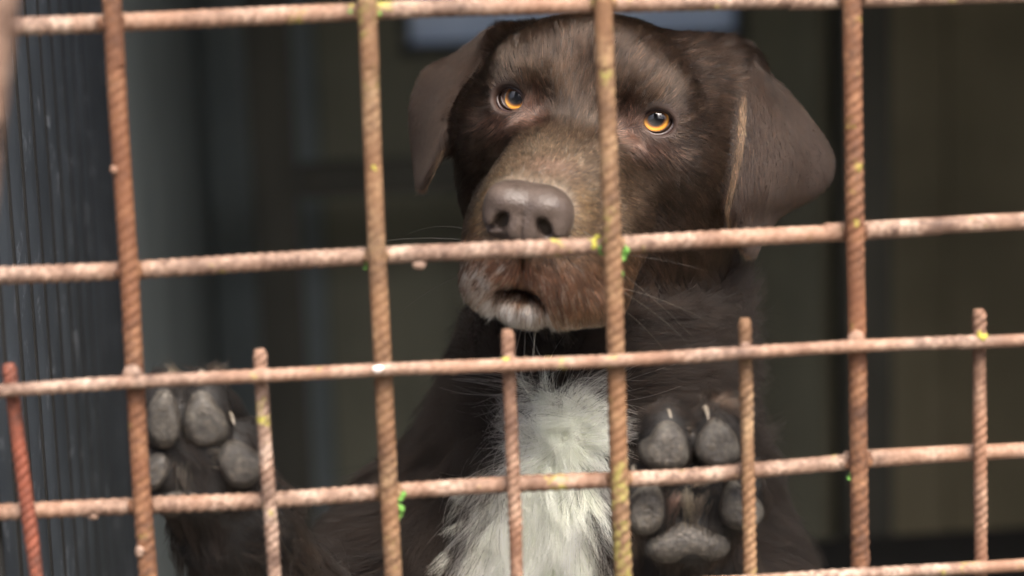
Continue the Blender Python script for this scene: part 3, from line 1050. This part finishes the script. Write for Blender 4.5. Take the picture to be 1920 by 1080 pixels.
for nm, toes, meta in PADS:
    for (px, py, a, b, t) in toes:
        pad(px, py, a * 1.0, b * .98, t)
    # heel pad: three lobes grown together
    hf = Field(axis((-2.6, 2.6, .09)), axis((-1.6, 1.6, .09)), axis((-1.7, 1.7, .09)))
    k_ = meta[2] / 1.65
    hf.ell((-.92 * k_, .1, -.12), (1.0 * k_, .85, .78), .5)
    hf.ell((.92 * k_, .1, -.16), (1.0 * k_, .85, .78), .5)
    hf.ell((0, .05, .2), (1.1 * k_, .9, .85), .5)
    hv, hq = hf.mesh()
    hv = smooth(hv, hq, 2)
    hv = hv + .02 * np.stack([vn_(hv, 3.0, 1), vn_(hv, 3.0, 2), vn_(hv, 3.0, 3)], 1)
    mesh_np('heel_pad', np.array([M2(p) for p in hv + unp(meta[0], meta[1], 2.7)]), hq, M_pad, dog)
claw(1250, 774, 3.2, .05); claw(1322, 769, 3.2, -.03); claw(322, 700, 3.2, -.05); claw(378, 702, 3.2, .03); claw(424, 778, 3.0, .35)
claw(1190, 880, 3.4, -.2); claw(1405, 870, 3.4, .2)

# ------------------------------------------------------------------ fur
PH = toH(DV)
T_ = np.vstack([DQ[:, [0, 1, 2]], DQ[:, [0, 2, 3]]])
VN = vnormals(DV, DQ)

CTRL = [((0, -9.6, -2.7), (0, .6, .8)), ((0, -6, -1.9), (0, 1, .35)), ((1.6, -7, -3.2), (.45, .9, .1)), ((2.2, -4, -3.2), (.5, .85, -.05)), ((0, -3, -.9), (0, .8, .6)),
        ((0, -1, .9), (0, .4, .95)), ((1.2, -1.0, 1.2), (.25, .35, .9)), ((0, 2, 4.0), (0, .8, .6)), ((2.5, .2, 2.2), (.35, .4, .85)), ((3.6, 0, 1.5), (.35, .3, .85)), ((4.7, .7, 1.0), (.8, .6, .35)),
        ((5.0, .7, -.4), (.75, .65, -.15)), ((3.6, -.6, -1.4), (.5, .55, -.55)), ((2.5, -1.3, -.9), (.35, .5, -.6)), ((2.2, -1.2, .3), (.15, .5, .85)), ((3.0, -2.5, -2.6), (.6, .8, -.2)),
        ((5.5, 3, -3), (.2, .8, -.5)), ((6, 3, 1), (.5, .85, -.2)), ((4.5, 3, 3.4), (.55, .75, .2)), ((0, 6, 5), (0, 1, -.1)), ((3, 6, 4.2), (.3, .95, -.1)),
        ((2.4, -6, -5.4), (.5, .8, -.35)), ((2.8, -6.5, -7.2), (.45, .5, -.75)), ((1.2, -9.4, -6.4), (.45, .15, -.85)), ((1.4, -9.3, -7.6), (.35, .1, -.95)), ((3.6, -3, -7), (.3, .7, -.65)),
        ((0, -8.6, -9.0), (0, -.25, -1)), ((1, -7.8, -9.4), (.2, .1, -1)), ((0, -3, -8.8), (0, .6, -.8)), ((5.5, 5, -6.5), (.1, .4, -.9)), ((2.0, -9.5, -5.2), (.6, .45, -.5)), ((2.3, -8.6, -4.2), (.5, .8, .0))]
cp, cdv = [], []
for p, d in CTRL:
    cp.append(p); cdv.append(d)
    if abs(p[0]) > 1e-6:
        cp.append((-p[0], p[1], p[2])); cdv.append((-d[0], d[1], d[2]))
cp = np.array(cp); cdv = np.array(cdv); cdv /= np.linalg.norm(cdv, axis=1)[:, None]


def head_flow(ph):
    out = np.zeros_like(ph)
    for i in range(0, len(ph), 20000):
        d2 = ((ph[i:i + 20000, None] - cp[None]) ** 2).sum(-1) + .05
        w = d2 ** -2.0
        out[i:i + 20000] = (w @ cdv) / w.sum(1)[:, None]
    return out


def sm(x, a, b):
    t = np.clip((x - a) / (b - a), 0, 1)
    return t * t * (3 - 2 * t)


def g3(p, c, r):
    return np.exp(-(((p - np.array(c)) / np.array(r)) ** 2).sum(-1))


def vnoise(P, f, seed):
    """cheap smooth noise, about -1..1"""
    g = np.random.default_rng(seed)
    s = np.zeros(len(P))
    for _ in range(7):
        k = g.normal(size=3); k *= f / np.linalg.norm(k) * g.uniform(.6, 1.6)
        s += np.sin(P @ k + g.uniform(0, 6.28))
    return s / 3.0


WHITE = np.array([(1028, 725), (1062, 730), (1088, 755), (1122, 778), (1108, 820), (1085, 868), (1098, 905), (1092, 940), (1125, 985), (1150, 1040), (1190, 1150), (1190, 1500), (905, 1500), (905, 1120), (890, 1050),
                  (885, 1000), (915, 980), (950, 930), (948, 890), (965, 850), (985, 812), (1015, 785), (1015, 745)], float)
WP = np.array([unp(a, b, 18.5) for a, b in WHITE])[:, [0, 2]]


def in_poly(x, z, poly):
    ins = np.zeros(len(x), bool)
    j = len(poly) - 1
    for i in range(len(poly)):
        xi, zi = poly[i]; xj, zj = poly[j]
        c = ((zi > z) != (zj > z)) & (x < (xj - xi) * (z - zi) / (zj - zi + 1e-12) + xi)
        ins ^= c
        j = i
    return ins


def lin(r, g, b):
    return np.array(srgb(r, g, b))


CH_D, CH_M, CH_L = lin(34, 25, 19), lin(56, 43, 34), lin(86, 72, 60)
TAN, GOLD, PINK, REDB, GREY, WHT = lin(122, 104, 86), lin(168, 128, 84), lin(168, 126, 110), lin(104, 58, 44), lin(186, 183, 178), lin(253, 253, 248)
pads_c = np.array([unp(px, py, 2.0) for _, toes, meta in PADS for (px, py, *_r) in toes + [meta]])
pads_r = np.array([(a, b) for _, toes, meta in PADS for (_x, _y, a, b, _t) in toes + [meta]])
rimA = [earR[2], earL[2]]
rimB = [earR[3], earL[3]]


def poly_dist(P, line):
    out = np.full(len(P), 9.0)
    for a, b in zip(line[:-1], line[1:]):
        ab = b - a
        t = np.clip((P - a) @ ab / (ab @ ab), 0, 1)
        out = np.minimum(out, np.linalg.norm(P - a - t[:, None] * ab, axis=1))
    return out


def regions(P, Nn, ph):
    """per point: density, length, colour, direction, lift, white chance"""
    n = len(P)
    ex = {s: np.linalg.norm(ph - EYE[s][0], axis=1) for s in (1, -1)}
    ed = np.minimum(ex[1], ex[-1])
    ax_ = np.abs(ph[:, 0])
    head = sm(ph[:, 2] - .3 * ph[:, 1], -9.2, -7.4) * sm(-ph[:, 1], -13, -9) * sm(ph[:, 2], -11.8, -10.4)
    front = sm(-ph[:, 1], 5.5, 7.5)
    # ears
    ear = np.zeros(n); eard = np.zeros((n, 3)); rim = np.full(n, 9.0)
    for (V_, fs_, A_, B_), b, top in ((earR, ear_bvh[0], 0), (earL, ear_bvh[1], 0)):
        lo, hi = V_.min(0) - 1, V_.max(0) + 1
        I = np.where(((P > lo) & (P < hi)).all(1))[0]
        dd = np.array([b.find_nearest(Vector(p), 3.0)[3] or 3.0 for p in P[I].tolist()])
        w = 1 - sm(dd, .34, .55)
        tip = (A_[-1] + B_[-1]) / 2
        base = (A_[0] + B_[0]) / 2
        ear[I] = np.maximum(ear[I], w)
        d = (tip - base) / np.linalg.norm(tip - base)
        away = P[I] - (A_[len(A_) // 2] * .55 + B_[len(B_) // 2] * .45)
        eard[I] = d + .06 * away
        ra = poly_dist(P[I], A_[5:]); rb = poly_dist(P[I], B_[len(B_) // 3:])
        rim[I] = np.minimum(rim[I], np.minimum(ra, rb + .2))
    hd = np.maximum(head, ear)
    # direction in head space then world
    fl = head_flow(ph) @ HR.T
    cx = P[:, 0] - 4.2
    body = np.stack([.055 * cx + .15 * vnoise(P, .5, 3), -.12 * np.ones(n), -1 + .0 * cx], 1)
    chestw = sm(P[:, 2], -34, -24) * sm(-P[:, 1], -27, -21) * sm(-P[:, 2], 4.5, 7) * (np.abs(cx - .5) < 12) * sm(P[:, 1], 9, 13)
    rad = np.stack([.22 * (P[:, 0] - 3.6) + .22 * vnoise(P, 1.1, 5), np.full(n, -.25), .13 * (P[:, 2] + 12.5) - .2 + .2 * vnoise(P, 1.0, 6)], 1)
    body = body * (1 - chestw[:, None]) + rad * chestw[:, None]
    # fore legs: along the limb towards the elbow
    legw = sm(-P[:, 1], -11, -7.5) * (1 - hd)
    ldir = np.where((P[:, 0] < 0)[:, None], np.array((.45, .35, -.8)), np.array((0, .3, -1.0)))
    body = body * (1 - legw[:, None]) + ldir * legw[:, None]
    d = fl * head[:, None] + body * (1 - head[:, None])
    d = d * (1 - ear[:, None]) + eard * ear[:, None]
    d += .10 * np.stack([vnoise(P, 1.4, 11), vnoise(P, 1.4, 12), vnoise(P, 1.4, 13)], 1)
    # length
    L = np.full(n, 1.7)
    L += chestw * 1.2
    muz = sm(-ph[:, 1], 1.0, 5.0) * head
    Lh = .66 + .45 * sm(ph[:, 1], 2, 8) + .5 * sm(-ph[:, 2], 3, 7) * sm(ph[:, 1], -1, 4)
    Lh = Lh * (1 - muz) + (.40 + .14 * sm(-ph[:, 2], 5.5, 7.5)) * muz
    Lh = Lh + .1 * g3(ph, (0, -8.2, -9.0), (1.6, 1.6, 1.0))
    Lh *= .45 + .55 * sm(ed, 1.25, 2.4)
    L = L * (1 - head) + Lh * head
    L = L * (1 - ear) + (.48 - .15 * np.exp(-(rim / .3) ** 2)) * ear
    pw = sm(-P[:, 1], -6.5, -4.0) * (1 - hd)
    L = L * (1 - legw) + 1.5 * legw
    L = L * (1 - pw) + .75 * pw
    # density
    dens = np.full(n, 95.0)
    dens = dens * (1 - hd) + hd * (520 + 260 * muz)
    dens *= 1 - .35 * legw
    dens *= 1 + 1.3 * chestw
    # bare: eye opening, nose leather, pads
    for s in (1, -1):
        c, g, rt, up = EYE[s]
        r = ph - c
        x_, z_, f_ = r @ rt, r @ up, r @ g
        dens[(f_ > 0) & ((x_ / .86) ** 2 + (z_ / .76) ** 2 < 1)] = 0
    nb = (ph[:, 0] / 1.86) ** 2 + ((ph[:, 1] + 10.0) / 1.35) ** 2 + ((ph[:, 2] + 4.25) / 1.32) ** 2
    dens[nb < 1] = 0
    mb = ((ph[:, 0] + .1) / 1.38) ** 2 + ((ph[:, 1] + 9.5) / 1.95) ** 2 + ((ph[:, 2] + 8.8) / 1.33) ** 2
    dens[(mb < 1) & (ph[:, 2] > -7.95)] = 0
    for c, (a, b) in zip(pads_c, pads_r):
        e = ((P[:, 0] - c[0]) / a) ** 2 + ((P[:, 2] - c[2]) / b) ** 2
        dens[(e < .62) & (P[:, 1] < 3.2)] = 0
    # colour
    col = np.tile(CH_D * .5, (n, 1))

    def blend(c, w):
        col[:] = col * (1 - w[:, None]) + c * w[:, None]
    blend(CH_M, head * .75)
    blend(CH_D, head * np.clip(g3(np.stack([ax_, ph[:, 1], ph[:, 2]], 1), (1.7, .0, 2.2), (.95, 2.0, .9)), 0, 1) * .2)
    blend(CH_L, head * g3(np.stack([ax_, ph[:, 1], ph[:, 2]], 1), (3.8, -.4, 1.75), (1.5, 1.5, .55)) * .2)
    blend(CH_L, head * g3(np.stack([ax_, ph[:, 1], ph[:, 2]], 1), (3.4, -1.6, -3.0), (1.6, 2.0, .9)) * .8)
    mtop = head * sm(-ph[:, 1] + .5 * vnoise(P, 1.6, 21) - .35 * np.abs(ax_ - .5), .2, 6.2) * sm(ph[:, 2] - .12 * (ph[:, 1] + 8) + .4 * vnoise(P, 1.8, 22), -6.2, -3.4)
    blend(TAN, np.clip(mtop * .9, 0, 1))
    blend(lin(150, 116, 100), head * g3(ph, (.2, -7.6, -2.4), (1.1, 1.6, .9)) * .55)
    blend(GOLD, head * g3(np.stack([ax_, ph[:, 1], ph[:, 2]], 1), (2.05, -8.6, -4.6), (.5, 1.2, 1.5)) * .6)
    blend(lin(92, 70, 54), head * muz * sm(-ph[:, 2], 4.6, 6.0) * .9)
    blend(REDB, head * muz * sm(-ph[:, 2], 5.6, 6.6) * g3(ph, (0, -9, -6.6), (3.2, 2.5, 1.6)) * .35)
    inner = g3(np.stack([ax_, ph[:, 1], ph[:, 2]], 1), (2.35, -1.0, -.35), (.75, .9, .85)) + g3(np.stack([ax_, ph[:, 1], ph[:, 2]], 1), (3.6, -.9, -1.15), (1.1, .9, .42))
    blend(PINK, head * np.clip(inner, 0, 1) * .28)
    blend(lin(43, 31, 24), ear)
    blend(lin(138, 106, 76), ear * np.exp(-(np.maximum(rim - .17, 0) / .035) ** 2) * np.clip(.5 + .4 * vnoise(P, 1.5, 91), .1, .8))
    wht = np.zeros(n)
    wht += head * muz * (.9 * g3(ph, (-1.9, -8.4, -8.2), (1.5, 2.2, 1.7)) + .55 * g3(ph, (1.4, -8.2, -8.8), (1.6, 2.4, 1.0)) + .75 * g3(ph, (-.1, -8.0, -9.0), (1.1, 2.2, .8)) + .35 * g3(np.stack([ax_, ph[:, 1], ph[:, 2]], 1), (1.6, -9, -7.0), (1.4, 1.5, 1.0)))
    nz = .55 * np.stack([vnoise(P, 2.6, 31), vnoise(P, 2.6, 32)], 1) + .35 * np.random.default_rng(n).normal(size=(n, 2))
    patch = in_poly(P[:, 0] + nz[:, 0], P[:, 2] + nz[:, 1], WP) & (P[:, 1] > 10) & (P[:, 1] < 26) & (head < .5)
    wht[patch] = 1.0
    dens[patch] *= .6
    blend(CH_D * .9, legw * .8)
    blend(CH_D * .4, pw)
    mdk = np.clip(.8 * g3(ph, (-.1, -8.6, -7.85), (1.2, 1.4, .25)), 0, 1) * head
    blend(lin(32, 23, 20), mdk)
    wht *= 1 - mdk
    wht += .10 * mtop * (ph[:, 2] < 1)
    lift = np.full(n, .55)
    lift = lift * (1 - hd) + .26 * hd + head * muz * .12
    lift[patch] = .95
    return dens, L, col, d, lift, wht, hd, patch, ear


# skin colour follows the coat
dens, L, col, d, lift, wht, hd, patch, _e = regions(DV, VN, PH)
sk = col * .35
sk[patch] = lin(215, 210, 200)
edv = np.minimum(np.linalg.norm(PH - EYE[1][0], axis=1), np.linalg.norm(PH - EYE[-1][0], axis=1))
w = ((1 - sm(edv, 1.3, 1.9)) * .45)[:, None]
sk = sk * (1 - w) + lin(84, 58, 47) * w
mth = np.clip(g3(PH, (-.1, -8.4, -7.85), (1.1, 1.6, .5)) * 1.5, 0, 1)[:, None]
sk = sk * (1 - mth) + lin(24, 16, 14) * mth
at = body.data.attributes.new('skin', 'FLOAT_COLOR', 'POINT')
at.data.foreach_set('color', np.hstack([sk, np.ones((len(sk), 1))]).astype(np.float32).ravel())
nd = M_skin.node_tree.nodes.new('ShaderNodeAttribute'); nd.attribute_name = 'skin'
M_skin.node_tree.links.new(nd.outputs['Color'], M_skin.node_tree.nodes['Principled BSDF'].inputs['Base Color'])

# scatter the roots
tri = DV[T_]
tn = np.cross(tri[:, 1] - tri[:, 0], tri[:, 2] - tri[:, 0])
area = np.linalg.norm(tn, axis=1) * .5
tn /= (area * 2)[:, None] + 1e-12
ctr = tri.mean(1)
view = CAM - ctr
view /= np.linalg.norm(view, axis=1)[:, None]
fac = (tn * view).sum(1)
wt = area * dens[T_].mean(1) * np.where(fac > -.25, 1.0, .12) * np.where(ctr[:, 2] < -34, .12, 1.0)
NH = int(min(wt.sum(), 420000))
print('hairs', NH, wt.sum())


def make_fur(name, NH, wt, seed, mat, lmul=1.0, pts=6, rad=.0065, clump=.55, cfrac=18):
    g = np.random.default_rng(seed)
    ti = g.choice(len(wt), NH, p=wt / wt.sum())
    u = g.random((NH, 2)); fl = u.sum(1) > 1; u[fl] = 1 - u[fl]
    bc = np.stack([1 - u.sum(1), u[:, 0], u[:, 1]], 1)
    root = (tri[ti] * bc[..., None]).sum(1)
    nrm = (VN[T_[ti]] * bc[..., None]).sum(1); nrm /= np.linalg.norm(nrm, axis=1)[:, None]
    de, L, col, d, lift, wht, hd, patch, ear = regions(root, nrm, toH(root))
    keep = de > 0
    root, nrm, L, col, d, lift, wht, hd, patch, ear = [x[keep] for x in (root, nrm, L, col, d, lift, wht, hd, patch, ear)]
    n = len(root)
    d = d / (np.linalg.norm(d, axis=1)[:, None] + 1e-9)
    d += g.normal(0, .10, (n, 3)) * (1 + .8 * (1 - hd) + 2.0 * patch)[:, None]
    d -= nrm * (d * nrm).sum(1)[:, None]
    d /= np.linalg.norm(d, axis=1)[:, None] + 1e-9
    L = L * lmul * np.clip(g.normal(1, .2, n), .4, 1.5)
    lift = lift * np.clip(g.normal(1, .3, n), .2, 2)
    s = np.linspace(0, 1, pts)
    bend = g.normal(0, 1, (n, 3)) * (.10 + .16 * (1 - hd))[:, None]
    P = root[:, None] + L[:, None, None] * (d[:, None] * s[None, :, None] + nrm[:, None] * (lift[:, None] * (s - .55 * s ** 2)[None])[..., None] + bend[:, None] * (s ** 2)[None, :, None])
    # gravity on the long coat
    P[..., 2] -= ((1 - hd) * L * .10)[:, None] * (s ** 2)[None]
    # clumps: fine ones everywhere, broad tufts on the long coat
    for frac, amt_h, amt_b, pw_ in ((cfrac, .42, .45, 1.1), (cfrac * 4, .10, .5, .9)):
        nc = max(1, n // frac)
        ci = g.choice(n, nc, replace=False)
        kd = kdtree.KDTree(nc)
        for i, p in enumerate(root[ci].tolist()): kd.insert(p, i)
        kd.balance()
        near = np.array([kd.find(p)[1] for p in root.tolist()])
        gi = ci[near]
        ok = (nrm * nrm[gi]).sum(1) > .5
        cw = np.clip((amt_h * hd + (amt_b + .25 * (patch & (frac > cfrac))) * (1 - hd)) * (1 - .7 * ear) * np.clip(g.normal(1, .3, n), .1, 1.5) * ok, 0, .92)[:, None] * (s ** pw_)[None]
        P = P * (1 - cw[..., None]) + P[gi] * cw[..., None]
        if frac == cfrac: near0, nc0 = near, nc
    near, nc = near0, nc0
    # colour
    tone = np.exp(g.normal(0, .34, n)) * np.exp(g.normal(0, .36, nc)[near] * (1 - .65 * ear))
    big = np.exp(.09 * vnoise(root, 1.3, 77) * hd + .08 * vnoise(root, .5, 78))
    col = col * (tone * big)[:, None]
    lw = g.random(n) < np.where(hd > .5, .035, .008)
    col[lw] *= 3.2
    iw = (.55 * g.random(nc)[near] + .45 * g.random(n)) < wht * np.where(hd > .5, .75, 1.0)
    wc = np.where((hd > .5)[:, None], GREY, WHT) * (np.clip(g.normal(1, .10, n), .6, 1.05) * np.clip(g.normal(1.0, .10, nc), .6, 1.05)[near])[:, None]
    col[iw] = wc[iw]
    rr = rad * np.where(hd > .5, 1.0, 1.45) * np.where(lw, 1.5, 1.0)
    R_ = rr[:, None] * (1 - .75 * s ** 1.5)[None]
    cv = bpy.data.hair_curves.new(name)
    cv.add_curves([pts] * n)
    cv.attributes['position'].data.foreach_set('vector', (P * .01 + np.array([0, 0, Z0])).astype(np.float32).ravel())
    a = cv.attributes.get('radius') or cv.attributes.new('radius', 'FLOAT', 'POINT')
    a.data.foreach_set('value', (R_ * .01).astype(np.float32).ravel())
    a = cv.attributes.new('coat', 'FLOAT_COLOR', 'CURVE')
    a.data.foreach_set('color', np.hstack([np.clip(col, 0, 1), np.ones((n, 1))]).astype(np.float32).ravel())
    a = cv.attributes.new('gloss', 'FLOAT', 'CURVE')
    a.data.foreach_set('value', np.where(ear > .5, .38, np.where(hd > .5, .30, .55)).astype(np.float32))
    cv.materials.append(mat)
    o = bpy.data.objects.new(name, cv)
    C.objects.link(o)
    o.parent = dog
    o.matrix_parent_inverse = Matrix.Translation(-dog.location)
    return o


q = N('coat')
q.t.nodes.remove(q.bsdf)
hb = q.n('ShaderNodeBsdfHairPrincipled')
hb.model = 'CHIANG'
hb.parametrization = 'COLOR'
an = q.n('ShaderNodeAttribute', attribute_name='coat')
q.t.links.new(an.outputs['Color'], hb.inputs['Color'])
an2 = q.n('ShaderNodeAttribute', attribute_name='gloss')
q.t.links.new(an2.outputs['Fac'], hb.inputs['Roughness'])
hb.inputs['Radial Roughness'].default_value = .5
hb.inputs['Coat'].default_value = 0.0
hb.inputs['IOR'].default_value = 1.4
q.t.links.new(hb.outputs[0], q.out.inputs['Surface'])
M_coat = q.mat
if True:
    fur = make_fur('fur', NH, wt, 5, M_coat)


def strands(name, paths, rad, cols, mat):
    n, k = len(paths), len(paths[0])
    cv = bpy.data.hair_curves.new(name)
    cv.add_curves([k] * n)
    cv.attributes['position'].data.foreach_set('vector', (np.array(paths) * .01 + np.array([0, 0, Z0])).astype(np.float32).ravel())
    a = cv.attributes.get('radius') or cv.attributes.new('radius', 'FLOAT', 'POINT')
    t = np.linspace(0, 1, k)
    a.data.foreach_set('value', np.tile(rad * .01 * (1 - .8 * t), n).astype(np.float32))
    a = cv.attributes.new('coat', 'FLOAT_COLOR', 'CURVE')
    a.data.foreach_set('color', np.hstack([cols, np.ones((n, 1))]).astype(np.float32).ravel())
    a = cv.attributes.new('gloss', 'FLOAT', 'CURVE')
    a.data.foreach_set('value', np.full(n, .4, np.float32))
    cv.materials.append(mat)
    o = bpy.data.objects.new(name, cv)
    C.objects.link(o)
    o.parent = dog
    o.matrix_parent_inverse = Matrix.Translation(-dog.location)
    return o


g = np.random.default_rng(3)
body_bvh = bvhtree.BVHTree.FromPolygons([tuple(p) for p in DV[::1]], DQ.tolist())
wp = []
for s_ in (1, -1):
    for (y_, z_) in [(-7.6, -5.6), (-7.0, -6.3), (-7.9, -6.9), (-6.8, -7.2), (-7.4, -7.9)]:
        p0 = np.array(body_bvh.find_nearest(Vector(H((s_ * 4.0, y_, z_))))[0])
        d0 = HR @ np.array((s_ * g.uniform(.7, 1), g.uniform(-.2, .6), g.uniform(-.6, .25))); d0 /= np.linalg.norm(d0)
        ln = g.uniform(3.0, 5.5)
        t = np.linspace(0, 1, 10)[:, None]
        wp.append(p0 + d0 * ln * t + np.array((0, 0, -1)) * ln * g.uniform(.1, .4) * t ** 2)
for k in range(7):
    p0 = np.array(body_bvh.find_nearest(Vector(H((g.uniform(-1.5, 1.5), -7.8, -11))))[0])
    d0 = np.array((g.uniform(-.35, .35), -.3, -1)); ln = g.uniform(1.8, 3.2); t = np.linspace(0, 1, 10)[:, None]
    wp.append(p0 + d0 * ln * t + np.array((g.uniform(-.3, .3), 0, 0)) * ln * t ** 2)
if True:
    strands('whiskers', wp, .010, np.tile(lin(120, 110, 100), (len(wp), 1)), M_coat)
    # pale hair between the pads
    tp, tc = [], []
    for (px, py, y_, n_, dx, dz, ln, c_) in [(1285, 925, 2.2, 60, .1, -1, 1.5, (190, 165, 130)), (1320, 930, 2.3, 45, -.5, -1, 1.3, (180, 150, 125)), (1300, 905, 2.0, 40, .9, .35, 1.2, (150, 120, 95)), (1270, 930, 2.3, 60, -.5, -.6, 1.2, (150, 105, 90)),
                                            (1365, 930, 2.4, 45, .6, -.9, 1.3, (150, 130, 110)), (1305, 985, 2.4, 40, .35, -1, 1.4, (160, 135, 105)), (1290, 800, 2.6, 40, .2, -1, 1.2, (130, 100, 75)), (348, 872, 2.0, 50, .1, -1, 1.6, (175, 165, 140)),
                                            (330, 860, 2.2, 40, -.8, -.5, 1.2, (150, 130, 110)), (392, 852, 2.0, 50, 1, .3, 1.4, (170, 145, 115)), (398, 870, 2.0, 40, 1, .1, 1.2, (165, 140, 110)), (300, 868, 2.2, 40, -.6, -.3, 1.0, (130, 105, 85)),
                                            (1245, 790, 2.6, 40, -.5, -.6, .9, (120, 90, 65)), (1340, 785, 2.6, 40, .4, -.7, .9, (120, 90, 65)), (330, 700, 2.6, 60, -.4, .5, .9, (110, 95, 75)), (395, 700, 2.6, 60, .5, .5, .9, (90, 70, 55))]:
        for _ in range(n_):
            p0 = unp(px + g.normal(0, 7), py + g.normal(0, 6), y_ + g.normal(0, .15))
            d0 = np.array((dx + g.normal(0, .18), -.45 + g.normal(0, .2), dz + g.normal(0, .18))); d0 /= np.linalg.norm(d0)
            t = np.linspace(0, 1, 6)[:, None]
            tp.append(p0 + d0 * ln * g.uniform(.6, 1.1) * t + np.array((0, .5, -.2)) * ln * t ** 2)
            tc.append(lin(*c_) * g.uniform(.35, .9))
    strands('paw_tufts', tp, .011, np.array(tc), M_coat)

    # fluffy white tufts on the chest
    vp = np.where(patch & (VN[:, 1] < -.1))[0]
    area_w = np.ones(len(vp))
    NT, NHAIR = 1000, 42
    ti = g.choice(vp, NT)
    bp, bc_ = [], []
    tt = np.linspace(0, 1, 8)
    for v_ in ti:
        p, n_ = DV[v_], VN[v_]
        d0 = np.array((.20 * (p[0] - 3.9), 0, .16 * (p[2] + 13.0) - .35)) + g.normal(0, .30, 3)
        d0 -= n_ * (d0 @ n_)
        d0 /= np.linalg.norm(d0) + 1e-6
        ln = g.uniform(1.1, 2.4)
        up_ = g.uniform(.45, 1.15)
        cur = g.normal(0, .22, 3)
        sh_ = g.uniform(.9, 1.0)
        r0 = g.normal(0, .20, (NHAIR, 3)); r0 -= np.outer(r0 @ n_, n_)
        for h_ in range(NHAIR):
            l_ = ln * g.uniform(.65, 1.1)
            q_ = p + r0[h_] * (1 - .45 * tt[:, None]) + l_ * (d0 * tt[:, None] + n_ * (up_ * (tt - .5 * tt ** 2))[:, None] + (cur + g.normal(0, .16, 3)) * (tt ** 2)[:, None] * .6)
            q_[:, 2] -= l_ * .12 * tt ** 2
            bp.append(q_)
            bc_.append(np.clip(lin(250, 250, 244) * sh_ * g.uniform(.9, 1.02), 0, .985))
    q = N('white_fluff')
    q.t.nodes.remove(q.bsdf)
    an = q.n('ShaderNodeAttribute', attribute_name='coat')
    d1 = q.n('ShaderNodeBsdfDiffuse', {'Color': an.outputs['Color']})
    d2 = q.n('ShaderNodeBsdfTranslucent', {'Color': an.outputs['Color']})
    mx = q.n('ShaderNodeMixShader', {0: .5, 1: d1, 2: d2})
    q.t.links.new(mx.outputs[0], q.out.inputs['Surface'])
    strands('chest_tufts', bp, .010, np.array(bc_) * np.array((.985, 1.0, .975)), q.mat)
